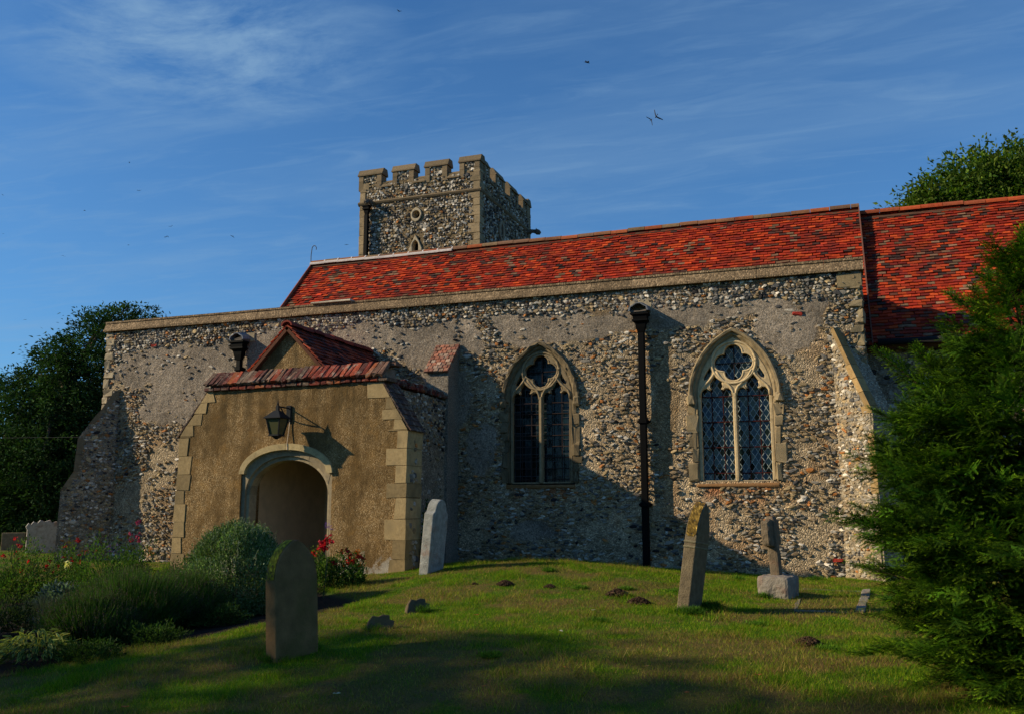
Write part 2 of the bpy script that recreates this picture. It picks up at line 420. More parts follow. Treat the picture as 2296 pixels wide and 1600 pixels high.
def stones(nm, fr, u0, u1, v0, v1, keep, row=.075, wlo=.06, whi=.15, relief=.022, P=P_FLINT, mi=1, w=0.0, rubble=None, bright=1.0):
    """lay hand sized stones in wandering courses; keep(u, v) gives the chance of a stone, rubble(u, v) how brown it is"""
    U = []; Vv = []; S = []
    v = v0
    while v < v1:
        hh = row * rng.uniform(.75, 1.3)
        n = int((u1 - u0) / wlo) + 2; ws = rng.uniform(wlo, whi, n) * (hh / row) ** .5; u = u0 + np.cumsum(ws) - ws * .5 + rng.uniform(-.1, .1)
        ok = u < u1; U.append(u[ok]); S.append(np.stack([ws[ok] * .53, np.full(ok.sum(), hh * .54)], 1)); Vv.append(np.full(ok.sum(), v + hh / 2)); v += hh
    U = np.concatenate(U); Vv = np.concatenate(Vv); S = np.concatenate(S); N = len(U)
    Vv = Vv + .035 * (fbm(U, Vv, 1.2, 2, 5) - .5) * 3 + rng.normal(0, row * .12, N)
    k = rng.random(N) < keep(U, Vv); U = U[k]; Vv = Vv[k]; S = S[k]; N = len(U)
    sc_ = np.exp(rng.normal(-.03, .2, (N, 1))); S = S * sc_
    th = rng.normal(0, .28, N); c, s = np.cos(th), np.sin(th)
    pv = PST_V[None] + rng.normal(0, 1, (N,) + PST_V.shape) * np.array([.20, .20, .10]); pv[..., 2] += pv[..., 0] * rng.normal(0, .30, (N, 1)) + pv[..., 1] * rng.normal(-.05, .30, (N, 1))
    x = pv[..., 0] * S[:, :1]; y = pv[..., 1] * S[:, 1:]; z = pv[..., 2] * (relief * rng.uniform(.5, 1.5, N))[:, None] + w
    L = np.stack([U[:, None] + x * c[:, None] - y * s[:, None], Vv[:, None] + x * s[:, None] + y * c[:, None], z], -1)
    pick = rng.choice(len(FL), N, p=P / P.sum())
    if rubble is not None:
        pick2 = rng.choice(len(FL), N, p=P_RUBBLE / P_RUBBLE.sum()); pick = np.where(rng.random(N) < rubble(U, Vv), pick2, pick)
    col = FL[pick] * np.exp(rng.normal(0, .18, (N, 1))) * bright
    col = np.repeat(col, len(PST_V), 0)
    # some flints are split: dark inside with a white rind
    rind = (rng.random(N) < .12)[:, None] & (np.arange(len(PST_V)) < _k)[None]
    col = np.where(rind.reshape(-1, 1), np.clip(col * 1.5 + .05, 0, .7), col)
    f = (PST_F[None] + (np.arange(N) * len(PST_V))[:, None, None]).reshape(-1, 3)
    nm.add(fr.to(L.reshape(-1, 3)), f, col, mi)
def gridwall(nm, fr, u0, u1, v0, v1, step, cut=None, col=None, amp=.012, mi=0, edge=.0, extra=None):
    nu = int((u1 - u0) / step) + 1; nv = int((v1 - v0) / step) + 1
    u = np.linspace(u0, u1, nu); v = np.linspace(v0, v1, nv); A, B = np.meshgrid(u, v)
    wv = (fbm(A, B, 7, 4, 1) - .5) * amp * 2 + (fbm(A, B, .8, 2, 8) - .5) * amp * 2
    if extra is not None: wv = wv + extra(A, B)
    P = fr.to(np.stack([A, B, wv], -1).reshape(-1, 3))
    i = np.arange(nu * nv).reshape(nv, nu); f = np.stack([i[:-1, :-1], i[:-1, 1:], i[1:, 1:], i[1:, :-1]], -1).reshape(-1, 4)
    if cut is not None:
        cu = (A[:-1, :-1] + A[1:, 1:]) / 2; cv_ = (B[:-1, :-1] + B[1:, 1:]) / 2; f = f[~cut(cu, cv_).reshape(-1)]
    c = col(A.ravel(), B.ravel()) if callable(col) else np.array(col)
    nm.add(P, f, c, mi, True)
def pal(p, n, j=.12):
    p = np.array(p); return p[rng.integers(0, len(p), n)] * np.exp(rng.normal(0, j, (n, 1)))

# ==================================================================== GROUND
def bed_mask(x, y):
    """planting bed to the left of the lawn"""
    ex = np.interp(y, [3, 6.9, 8.2, 9.4, 10.3, 11.2, 12.3], [-9.2, -7.75, -7.0, -6.45, -6.05, -6.3, -7.6])
    e = x - ex + .15 * (fbm(x, y, 2.2, 2, 4) - .5) * 2
    m = sstep(.12, -.08, e) * sstep(13.0, 12.4, y)
    far = sstep(-10.4, -10.9, x) * sstep(11.2, 11.8, y)
    return np.clip(m, 0, 1) * (1 - far)
def dry(x, y):
    """worn, yellowed patches of the turf"""
    d = sstep(.47, .60, fbm(x, y, 1.3, 4, 6)); d2 = sstep(.52, .66, fbm(x, y, 3.1, 3, 9))
    return np.clip(.8 * d + .6 * d2, 0, 1)
def axis(lo, f0, f1, hi, fine, ratio=1.35):
    a = list(np.arange(f0, f1, fine)); s = fine; x = f0
    left = []
    while x > lo: s *= ratio; x -= s; left.append(x)
    s = fine; x = a[-1]; right = []
    while x < hi: s *= ratio; x += s; right.append(x)
    return np.array(left[::-1] + a + right)
gx = axis(-900, -20, 4.5, 900, .07); gy = axis(-300, 4.5, 17.3, 1500, .07)
A, B = np.meshgrid(gx, gy); Z = H(A, B) + .018 * (fbm(A, B, 5, 3, 3) - .5) * ((A > -20) & (A < 4.5) & (B > 4.5) & (B < 18))
Z = Z - .03 * bed_mask(A, B)
i = np.arange(A.size).reshape(A.shape)
f = np.stack([i[:-1, :-1], i[:-1, 1:], i[1:, 1:], i[1:, :-1]], -1).reshape(-1, 4)
bm_ = bed_mask(A, B).ravel()[:, None]; dr = dry(A, B).ravel()[:, None]
gc = (1 - dr) * np.array([.055, .12, .006]) + dr * np.array([.13, .095, .03]); gc = gc * (1 - bm_) + bm_ * np.array([.028, .020, .014])
g = NM().add(np.stack([A.ravel(), B.ravel(), Z.ravel()], 1), f, gc, 0, True).build('ground', M['ground'])
tag(g, 'churchyard lawn rising in a low mound towards the flint wall', 'ground', kind='structure')

# ---- grass blades
def grass(n, x0, x1, y0, y1, hlo, hhi, wd, seed):
    r = np.random.default_rng(seed)
    x = r.uniform(x0, x1, n); y = r.uniform(y0, y1, n)
    k = (bed_mask(x, y) < .35) & (r.random(n) > .45 * dry(x, y))
    # keep what the picture can see, with a margin each side
    a = np.degrees(np.arctan2(x, y)); k &= (a > -54) & (a < 16)
    x = x[k]; y = y[k]; n = len(x)
    hgt = r.uniform(hlo, hhi, n) * (.6 + .9 * fbm(x, y, 1.7, 3, 7)) * (1 + .9 * sstep(.62, .75, fbm(x, y, 3.1, 2, 12)))
    th = r.uniform(0, 2 * np.pi, n); w_ = wd * r.uniform(.7, 1.3, n); le = r.normal(0, .55, (n, 2))
    b = np.stack([x, y, H(x, y) - .004], 1); d = np.stack([np.cos(th), np.sin(th), 0 * th], 1) * w_[:, None]
    tip = b + np.stack([le[:, 0] * hgt, le[:, 1] * hgt, hgt], 1)
    v = np.stack([b - d, b + d, tip], 1).reshape(-1, 3); f = np.arange(3 * n).reshape(-1, 3)
    dd = dry(x, y)[:, None]
    gp = pal([(.095, .21, .003), (.135, .255, .004), (.18, .28, .006), (.07, .165, .004), (.24, .28, .012)], n, .2)
    dp = pal([(.30, .22, .05), (.24, .15, .045), (.38, .29, .08), (.20, .18, .02)], n, .2)
    q = r.random((n, 1)) < (.12 + .58 * dd)
    c = np.where(q, dp, gp)
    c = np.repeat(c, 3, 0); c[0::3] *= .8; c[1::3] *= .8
    return v, f, c
gr = NM()
gr.add(*grass(330000, -10.5, 2.8, 5.6, 10.6, .018, .040, .0022, 1))
gr.add(*grass(330000, -13, 3.2, 10.6, 17.1, .018, .042, .0028, 2))
gr.add(*grass(40000, -24, -10, 10.5, 19, .02, .05, .005, 3))
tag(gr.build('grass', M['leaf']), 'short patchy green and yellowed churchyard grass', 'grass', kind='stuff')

# ==================================================================== CHURCH
D = 17.1
WX0, WX1 = W(243, 722, D).x, .42
ZT = W(1000, 655, D).z + .0
church = thing('church', (-8, 21, .45), 'medieval flint church with battlemented tower, red tiled roofs and tan rendered south porch', 'church')
CL = church.location
FW = Frame((0, D, 0), (1, 0, 0), (0, 0, 1), (0, -1, 0))
LIME = np.array([.40, .31, .18])

def arch_pts(w, rise, n=14, off=0.0):
    """pointed arch outline from left spring over apex to right spring; off moves it outwards"""
    c = (rise * rise - w * w / 4) / w; Rr = c + w / 2
    R2 = Rr + off; pts = []
    a1 = math.acos(max(-1, min(1, c / R2)))
    for i in range(n + 1):
        a = a1 * i / n; pts.append((c - R2 * math.cos(a), R2 * math.sin(a)))
    return pts + [(-p[0], p[1]) for p in pts[:-1]][::-1]
class Win:
    def __init__(s, pxl, pxr, pysill, pyspring, pyapex):
        s.x0 = W(pxl, 980, D).x; s.x1 = W(pxr, 980, D).x; pm = (pxl + pxr) / 2
        s.sill = W(pm, pysill, D).z; s.spring = W(pm, pyspring, D).z; s.apex = W(pm, pyapex, D).z
        s.cx = (s.x0 + s.x1) / 2; s.w = s.x1 - s.x0; s.rise = s.apex - s.spring
    def outline(s, off=0.0, down=None):
        a = [(s.cx + p, s.spring + q) for p, q in arch_pts(s.w, s.rise, off=off)]
        zb = s.sill if down is None else down
        return [(s.cx - s.w / 2 - off, zb)] + a + [(s.cx + s.w / 2 + off, zb)]
W1 = Win(1141, 1284, 1082, 893, 783); W2 = Win(1565, 1738, 1077, 884, 753)

# patches of grey roughcast on the nave wall, in wall metres
def E(px, py, rx, ry):
    p = W(px, py, D); return (p.x, p.z, rx, ry)
PATCH = [E(350, 800, 1.1, .75), E(420, 850, 1.3, .9), E(390, 905, .9, .5), E(520, 800, 1.6, .55), E(700, 735, 2.1, .22), E(860, 750, 1.8, .38), E(960, 770, 1.1, .5),
         E(1180, 730, .75, .42), E(1290, 715, 1.0, .42), E(1375, 710, .6, .36), E(1530, 700, .75, .35), E(1650, 680, 1.0, .32), E(1745, 730, .55, .7), E(1820, 690, .3, .3),
         E(990, 900, .6, 1.1), E(1080, 1000, .35, .5), E(1180, 1190, .5, .2)]
BROWN = [E(1350, 680, .35, .25), E(1545, 660, .5, .22), E(1490, 900, .25, 1.4)]
def patchv(x, z):
    x = np.asarray(x, float); z = np.asarray(z, float); r = np.full(x.shape, -9.0); n = (fbm(x, z, 2.3, 5, 11) - .5) * 2.3
    for cx_, cz, rx, rz in PATCH: r = np.maximum(r, 1 - np.sqrt(((x - cx_) / rx) ** 2 + ((z - cz) / rz) ** 2))
    return sstep(-.06, .06, r + n * .5)
def brownv(x, z):
    r = np.full(np.shape(x), -9.0)
    for cx_, cz, rx, rz in BROWN: r = np.maximum(r, 1 - np.sqrt(((x - cx_) / rx) ** 2 + ((z - cz) / rz) ** 2))
    return sstep(-.1, .25, r + (fbm(x, z, 3, 3, 14) - .5))
def in_win(x, z, off=0):
    r = np.zeros(np.shape(x), bool)
    for q in (W1, W2): r |= inside(q.outline(off, q.sill - off * .6), x, z)
    return r
def wallcol(x, z):
    p = patchv(x, z)[:, None]; b_ = brownv(x, z)[:, None]
    n = fbm(x, z, 1.3, 4, 21)[:, None]; r = sstep(.55, .72, fbm(x, z, 1.9, 4, 23))[:, None]
    c = np.array([.37, .285, .18]) * (.7 + .7 * n); c = c * (1 - .45 * r) + .45 * r * np.array([.36, .19, .07])
    c = c * (1 - p) + p * np.array([.30, .245, .185]) * (.65 + .7 * n)
    c = c * (1 - .7 * b_) + .7 * b_ * np.array([.20, .13, .06])
    up = sstep(3.0, 5.5, z)[:, None] * (1 - p); c = c * (1 - .5 * up) + .5 * up * np.array([.30, .24, .16])
    for q in (W1, W2):   # rust below the saddle bars
        s = sstep(.0, -.10, z - q.sill + .02) * sstep(-.55, -.1, z - q.sill) * sstep(q.w / 2 + .1, q.w / 2 - .2, np.abs(x - q.cx)) * sstep(.42, .6, fbm(x, z * .35, 5, 3, 31))
        c = c * (1 - .8 * s[:, None]) + .8 * s[:, None] * np.array([.30, .09, .025])
    return c
nw = NM()
ZB = .2; ZC = ZT - .30
gridwall(nw, FW, WX0, WX1, ZB, ZC + .02, .045, cut=lambda x, z: in_win(x, z, .05) | (patchv(x, z) > .5), col=wallcol, amp=.016,
         extra=lambda x, z: -.012 * (1 - patchv(x, z)))
gridwall(nw, FW, WX0, WX1, ZB, ZC + .02, .045, cut=lambda x, z: in_win(x, z, .05) | (patchv(x, z) <= .5), col=wallcol, amp=.016, mi=2,
         extra=lambda x, z: -.012 * (1 - patchv(x, z)))
def keepn(x, z):
    p = patchv(x, z); k = .66 + .30 * sstep(4.7, 5.5, z) - .55 * sstep(.47, .62, fbm(x, z, 1.4, 4, 33)) * sstep(5.2, 4.3, z) - .55 * brownv(x, z)
    k = k * (1 - p * (.97 - .22 * sstep(.45, .7, fbm(x, z, 2.1, 3, 55)))); return np.where(in_win(x, z, .13) | (z > ZC - .08 - .50 * fbm(x, x * 0, .9, 3, 9)), 0, k)
def rubn(x, z): return np.clip(.78 - .75 * sstep(4.3, 5.3, z) - .35 * sstep(2.2, .8, z) + .5 * (fbm(x, z, .9, 2, 41) - .5), 0, 1)
stones(nw, FW, WX0 + .05, WX1 - .03, ZB, ZC, keepn, row=.040, wlo=.045, whi=.125, relief=.019, rubble=rubn)
stones(nw, FW, WX0 + .05, WX1 - .03, ZC - .62, ZC + .0, lambda x, z: np.where(z > ZC - .10 - .50 * fbm(x, x * 0, .9, 3, 9), .93, 0), row=.054, wlo=.045, whi=.11, relief=.026, bright=1.1)
# body of the wall behind the face, open at the windows, and its east and west ends
for x0, x1, z0, z1 in ((WX0, W1.x0 - .25, ZB, ZC), (W1.x1 + .25, W2.x0 - .25, ZB, ZC), (W2.x1 + .25, WX1, ZB, ZC),
                       (W1.x0 - .25, W1.x1 + .25, W1.apex + .2, ZC), (W2.x0 - .25, W2.x1 + .25, W2.apex + .2, ZC),
                       (W1.x0 - .25, W1.x1 + .25, ZB, W1.sill - .2), (W2.x0 - .25, W2.x1 + .25, ZB, W2.sill - .2)):
    nw.add(boxv(x0, x1, D + .06, D + .8, z0, z1), BOXF, (.26, .2, .13), 0)
# return walls: west gable side and north side, so the building is whole
nw.add(boxv(WX0 + .0, WX0 + .8, D + .8, 26, ZB, ZC), BOXF, (.28, .23, .16), 0)
nw.add(boxv(WX0, WX1, 25.6, 26.2, ZB, ZC), BOXF, (.28, .23, .16), 0)
FE = Frame((WX1, D, 0), (0, 1, 0), (0, 0, 1), (1, 0, 0))
gridwall(nw, FE, 0, 1.6, ZB, ZC, .08, col=(.28, .23, .16))
stones(nw, FE, .05, 1.6, ZB, ZC, lambda u, v: np.full(u.shape, .7), rubble=lambda u, v: np.full(u.shape, .5))
nw.add(boxv(WX1 - .6, WX1 - .02, D + .8, 25.6, ZB, ZC), BOXF, (.28, .23, .16), 0)
# the odd red brick let into the wall
for px, py in ((1788, 704), (346, 775), (1880, 1255)):
    p = W(px, py, D); stone_block(nw, p.x - .085, p.x + .085, D - .028, D, p.z - .028, p.z + .028, (.34, .035, .022), .012, .008, mi=1)
wall = nw.build('nave_wall', [M['mortar'], M['flint'], M['roughcast']], church)

# parapet coping: long stones with a sloping top and a drip below
cp = NM(); x = WX0 - .06
while x < WX1 + .05:
    x2 = min(x + rng.uniform(.75, 1.3), WX1 + .06)
    if WX1 + .06 - x2 < .3: x2 = WX1 + .06
    pr = [(-.09, ZC + .03), (-.09, ZC + .075), (-.06, ZC + .085), (-.01, ZC + .225), (-.03, ZC + .235), (-.03, ZC + .275), (.40, ZC + .29), (.40, ZC + .03)]
    o = rng.normal(0, .004); fr = Frame((x + .003, D + o, o), (0, 1, 0), (0, 0, 1), (1, 0, 0))
    prism(cp, pr, fr, 0, x2 - x - .006, np.array([.22, .155, .09]) * math.exp(rng.normal(0, .12)), 0)
    x = x2
cp.add(boxv(WX0, WX1, D + .39, D + .8, ZC + .01, ZC + .2), BOXF, (.2, .18, .15), 0)
cp.build('parapet_coping', M['coping'], church)
x = W(700, 690, D).x; stone_block(cp2 := NM(), x, x + 1.0, D - .075, D + .2, ZC + .275, ZC + .315, (.55, .47, .34), .01, .003); cp2.build('new_coping_slab', M['ashlar'], church)
# end quoins of the wall
q = NM(); q_w = NM(); z = .4; k = 0
while z < ZC - .05:
    hq = rng.uniform(.16, .30); wq = (.26 if k % 2 else .17) * rng.uniform(.85, 1.2); z2 = min(z + hq, ZC - .002)
    if z > 3.1 or rng.random() < .3:
        stone_block(q, WX1 - wq * .8, WX1 + .012, D - .022, D + .25, z + .006, z2 - .006, np.array([.27, .21, .12]) * rng.uniform(.6, 1.2), .03, .018)
    if z > 3.6: stone_block(q_w, WX0 - .012, WX0 + wq, D - .022, D + .25, z + .006, z2 - .006, np.array([.42, .34, .22]) * rng.uniform(.7, 1.2), .02, .01)
    z = z2; k += 1
p = W(1898, 632, D); stone_block(q, p.x - .17, WX1 + .02, D - .035, D + .3, ZC - .27, ZC - .01, (.26, .20, .11))
q.build('quoins', M['stone'], church); q_w.build('quoins', M['stone'], church)

# ---- windows
def win_build(q, style):
    r = bpy.data.objects.new('window', None); r.location = (q.cx, D, q.sill); link(r, church)
    fr = Frame((q.cx, D, q.spring), (1, 0, 0), (0, 0, 1), (0, -1, 0))
    hw = q.w / 2; dn = q.sill - q.spring; s = q.w / 1.26; sv = q.rise / 1.03
    base = np.array([.54, .41, .23]) if style == 2 else np.array([.29, .22, .125])
    # hood mould, splayed reveal
    def sweep(profile, col, zlo=None, name=None, mt=M['ashlar'], closed_end=True, nseg=15):
        nm = NM(); rows = []
        for off, w_ in profile:
            a = arch_pts(q.w, q.rise, nseg, off)
            if zlo is not None: a = [(-hw - off, zlo), (-hw - off, zlo * .5)] + a + [(hw + off, zlo * .5), (hw + off, zlo)]
            rows.append([(p[0], p[1], w_) for p in a])
        n = len(rows[0]); m_ = len(rows); v = np.array(rows).reshape(-1, 3) + rng.normal(0, .003 if style == 2 else .007, (n * m_, 3))
        f = [[i * n + j, i * n + j + 1, (i + 1) % m_ * n + j + 1, (i + 1) % m_ * n + j] for i in range(m_ if closed_end else m_ - 1) for j in range(n - 1)]
        if closed_end: f += [[i * n for i in range(m_)], [i * n + n - 1 for i in range(m_)][::-1]]
        cc = np.repeat(np.tile(np.exp(rng.normal(0, .12, n)), (m_, 1)).reshape(-1, 1), 3, 1) * col
        nm.add(fr.to(v), f, cc); return nm
    h = sweep([(.145, -.02), (.145, .055), (.12, .085), (.085, .075), (.07, .03), (.07, -.02)], base * .46)
    for sx in (-1, 1):
        v, f = chamf(sx * (hw + .11) - .065, sx * (hw + .11) + .065, -.09, .10, -.16, .02, .03)
        v = v[:, [0, 2, 1]]; v += rng.normal(0, .012, v.shape); h.add(fr.to(v), [ff[::-1] for ff in f], base * .6)
    h.build('hood_mould', M['ashlar'], r)
    sp = sweep([(.08, -.03), (.08, .012), (.035, .012), (.01, -.03), (-.015, -.05), (-.015, -.30)], base * .52, dn, closed_end=False)
    sp.build('reveal', M['ashlar'], r)
    # jamb stones
    for sx in (-1, 1):
        j = NM(); z = dn
        while z < -.04:
            hz = min(rng.uniform(.14, .36), -.03 - z) if z < -.2 else -.03 - z
            if hz <= .02: break
            wz = rng.uniform(.07, .20)
            a, b_ = sx * (hw + .0), sx * (hw + wz)
            v, f = chamf(min(a, b_), max(a, b_), z + .006, z + hz - .006, -.2, .02 + rng.uniform(-.006, .012), .015)
            v = v + rng.normal(0, .014, v.shape)
            j.add(fr.to(v), [ff[::-1] for ff in f], base * rng.uniform(.34, .62)); z += hz
        j.build('jamb_stones', M['stone'], r)
    # sill
    sl_ = NM(); v, f = chamf(-hw - .05, hw + .05, dn - .11, dn + .005, -.35, .022, .02); v += rng.normal(0, .006, v.shape)
    v[(v[:, 1] > dn - .02) & (v[:, 2] > -.1), 1] -= .05
    sl_.add(fr.to(v), [ff[::-1] for ff in f], (.24, .125, .05)); sl_.build('sill', M['stone'], r)
    # tracery plate
    lw = .525 * s; mx = .30 * s
    def light(cx_):
        L = [(-.5, 0), (-.485, .13), (-.40, .225), (-.29, .235), (-.20, .17), (-.235, .27), (-.20, .42), (-.11, .55), (0, .68)]
        a = [(cx_ + u * lw, v * lw) for u, v in L]; b2 = [(cx_ - u * lw, v * lw) for u, v in L[:-1]][::-1]
        return [(cx_ - lw / 2, dn + .01)] + a + b2 + [(cx_ + lw / 2, dn + .01)]
    qc = (0, .575 * sv); qa, qr = .165 * s, .150 * s
    def quat(n=48):
        out = []
        for i in range(n):
            th = 2 * math.pi * i / n; ph = (th + math.pi / 4) % (math.pi / 2) - math.pi / 4
            d = qa * math.cos(ph) + math.sqrt(max(0, qr * qr - (qa * math.sin(ph)) ** 2)); out.append((qc[0] + d * math.cos(th), qc[1] + d * math.sin(th) * (.96)))
        return out
    ins = arch_pts(q.w, q.rise, 14, -.012); outer = [(-hw + .012, dn)] + ins + [(hw - .012, dn)]
    def mou(sg): return [(sg * a * s, b * sv) for a, b in ((.445, .30), (.395, .36), (.375, .44), (.40, .50), (.455, .42), (.505, .33), (.50, .28))]
    v, f = plate([outer, light(-mx), light(mx), quat(), mou(-1), mou(1)], .07, .014)
    v[:, 2] -= .085
    if style == 1: v[:, :2] += rng.normal(0, .005, (len(v), 2))
    tr = NM(); tr.add(fr.to(v), f, base * (.95 if style == 2 else .8))
    # raised mouldings of the tracery
    def roll(pts, rad, close=False, w_=-.035):
        P3 = [fr.to(np.array([[a, b, w_]]))[0] for a, b in pts]
        if close: P3 = P3 + P3[:2]
        v, f = tube(P3, rad, 6); v = v + rng.normal(0, .002 if style == 2 else .006, v.shape); tr.add(v, f, base * (1.1 if style == 2 else .92), 0, True)
    rad = .024 * s
    roll([(qc[0] + .365 * s * math.cos(a), qc[1] + .355 * s * math.sin(a)) for a in np.linspace(0, 2 * math.pi, 40)[:-1]], rad, True)
    Qp = quat(64); roll([(qc[0] + (a - qc[0]) * 1.06, qc[1] + (b - qc[1]) * 1.06) for a, b in Qp], rad * .7, True, -.045)
    for sg in (-1, 1):
        for side in (-1, 1):
            pp = [(-.53, -.02), (-.52, .13), (-.45, .28), (-.34, .38), (-.22, .50), (-.10, .64), (0, .80)]
            roll([(sg * mx + side * a * lw, b * lw) for a, b in pp], rad * .9)
            roll([(sg * mx + side * a * lw, b * lw) for a, b in [(-.47, .27), (-.36, .29), (-.27, .27), (-.18, .20)]], rad * .55, False, -.05)
            roll([(sg * mx + side * a * lw, b * lw) for a, b in [(-.17, .20), (-.22, .30), (-.20, .42)]], rad * .5, False, -.05)
    tr.build('tracery', M['ashlar'], r)
    mu = NM(); mw = mx - lw / 2
    prism(mu, [(-mw, -.13), (-mw, -.08), (-mw * .45, .0), (mw * .45, .0), (mw, -.08), (mw, -.13)], Frame((q.cx, D, q.spring), (1, 0, 0), (0, -1, 0), (0, 0, 1)), dn, .04, base * 1.12)
    mu.build('mullion', M['ashlar'], r)
    gl = NM(); gv = np.array([(-hw, dn - .02, -.18), (hw, dn - .02, -.18), (hw, .05, -.18), (hw * .9, q.rise * .45, -.18), (0, q.rise, -.18), (-hw * .9, q.rise * .45, -.18), (-hw, .05, -.18)])
    gl.add(fr.to(gv), [list(range(7))], (1, 1, 1)); go = gl.build('glass', M['glass_diamond'] if style == 2 else M['glass_plain'], r)
    ba = NM(); bc = (.055, .012, .010) if style == 2 else (.035, .022, .018)
    rr = .010 if style == 2 else .009; wf = -.10 if style == 1 else -.14
    for sg in (-1, 1):
        c0 = sg * mx
        rows_ = 4 if style == 2 else 8
        for i in range(rows_):
            z = (0.0 if i == 0 else (dn * (.30 * i) / 1.0)) - .01 if style == 2 else dn + .04 + (-.0 - dn - .02) * (i + .15) / (rows_ - .4)
            v, f = tube([fr.to(np.array([[c0 - lw / 2 - .01, z, wf]]))[0], fr.to(np.array([[c0 + lw / 2 + .01, z, wf]]))[0]], rr * 1.15, 4); ba.add(v, f, bc)
        for u in (-.18, .18):
            v, f = tube([fr.to(np.array([[c0 + u * lw, dn, wf - .012]]))[0], fr.to(np.array([[c0 + u * lw, (.16 if style == 2 else .34) * lw, wf - .012]]))[0]], rr, 4); ba.add(v, f, bc)
    for a, b_ in (((-1, 0), (1, 0)), ((0, -1), (0, 1))):
        ln = (qa + qr) * .99
        v, f = tube([fr.to(np.array([[qc[0] + a[0] * ln, qc[1] + a[1] * ln, -.14]]))[0], fr.to(np.array([[qc[0] + b_[0] * ln, qc[1] + b_[1] * ln, -.14]]))[0]], .010, 4); ba.add(v, f, (.03, .02, .02))
    ba.build('window_bars', M['iron'], r)
    return r
w1o = win_build(W1, 1); w1o['label'] = 'window nearer the porch with eroded tracery and a square iron grille'
w2o = win_build(W2, 2); w2o['label'] = 'window with crisp pale tracery and diamond leaded glass'

# ---- corner buttresses, set diagonally
def corner_buttress(px_root, direction, prof, pr_slope, face_sign, label):
    """prof: outline (distance out from the wall, height) of the stepped side"""
    p0 = np.array([px_root, D, 0.0])
    d = np.array([direction[0], direction[1], 0.0]); d /= np.linalg.norm(d)
    nrm = np.array([-d[1], d[0], 0.0]) * face_sign    # out of the visible face
    fr = Frame(p0, d, (0, 0, 1), nrm)
    nm = NM(); th = .62 if px_root < -5 else .44
    poly = [(-.45, .2)] + prof + [(-.45, prof[-1][1])]
    prism(nm, poly, fr, -th, 0, (.30, .25, .18), 0)
    u1 = max(a for a, b in prof)
    keep = lambda u, v: np.where(inside(poly, u, v) & (inside(poly, u + .10, v)), .92, 0)
    gridwall(nm, fr, 0.02, u1, .2, prof[-1][1], .05, cut=lambda u, v: ~inside(poly, u + .02, v + .0), col=lambda u, v: np.array([.33, .27, .185]) * (.7 + .6 * fbm(u, v, 3, 3, 2))[:, None], extra=lambda u, v: .016 + 0 * u)
    stones(nm, fr, 0.0, u1, .2, prof[-1][1], keep, row=.052, wlo=.045, whi=.13, rubble=lambda u, v: np.full(u.shape, .5), w=.012, bright=1.25)
    b = nm.build('buttress', [M['mortar'], M['flint']], church); b['label'] = label
    # dressed stones along the outer edge and the weatherings
    e = NM()
    for (a0, z0), (a1, z1) in zip(prof[:-1], prof[1:]):
        L = math.hypot(a1 - a0, z1 - z0); n = max(1, int(L / .28)); slope = abs(a1 - a0) > .06
        for i in range(n):
            s0, s1 = i / n, (i + 1) / n; k0 = np.array([a0 + (a1 - a0) * s0, z0 + (z1 - z0) * s0]); k1 = np.array([a0 + (a1 - a0) * s1, z0 + (z1 - z0) * s1])
            wd = rng.uniform(.08, .24) if not slope else rng.uniform(.06, .13)
            if (not slope and rng.random() < (.45 if k0[1] > 2 else .75)) or (slope and px_root < -5 and rng.random() < .25): continue
            dirn = (k1 - k0) / (np.linalg.norm(k1 - k0) + 1e-6); k0 = k0 + dirn * .005; k1 = k1 - dirn * .005
            pol = [(k0[0] + .015, k0[1]), (k1[0] + .015, k1[1]), (k1[0] - wd, k1[1] - (.02 if slope else 0)), (k0[0] - wd, k0[1] - (.02 if slope else 0))]
            prism(e, pol, fr, (-th - .01) if (slope and px_root < -5) else -.14, .028 + rng.uniform(-.004, .006), np.array([.36, .235, .10] if px_root > -5 else [.24, .18, .10]) * rng.uniform(.7, 1.2), 0)
    e.build('edge_stones', M['stone'], b)
    return b
zz_ = lambda px, py, Y: W(px, py, Y).z
corner_buttress(-16.15, (-1, -1), [(1.13, .2), (1.10, 2.08), (1.04, 2.16), (.85, 2.50), (.81, 3.28), (.76, 3.38), (.42, 3.88), (.38, 3.92), (.10, 4.40), (.0, 4.45)], 0, 1, 'stepped corner buttress at the left end of the nave wall')
corner_buttress(-.12, (1, -1), [(.88, .2), (.85, 1.9), (.82, 3.25), (.78, 3.38), (.40, 4.14), (.05, 4.84), (.0, 4.86)], 0, -1, 'corner buttress with orange edge stones at the right end of the nave wall')

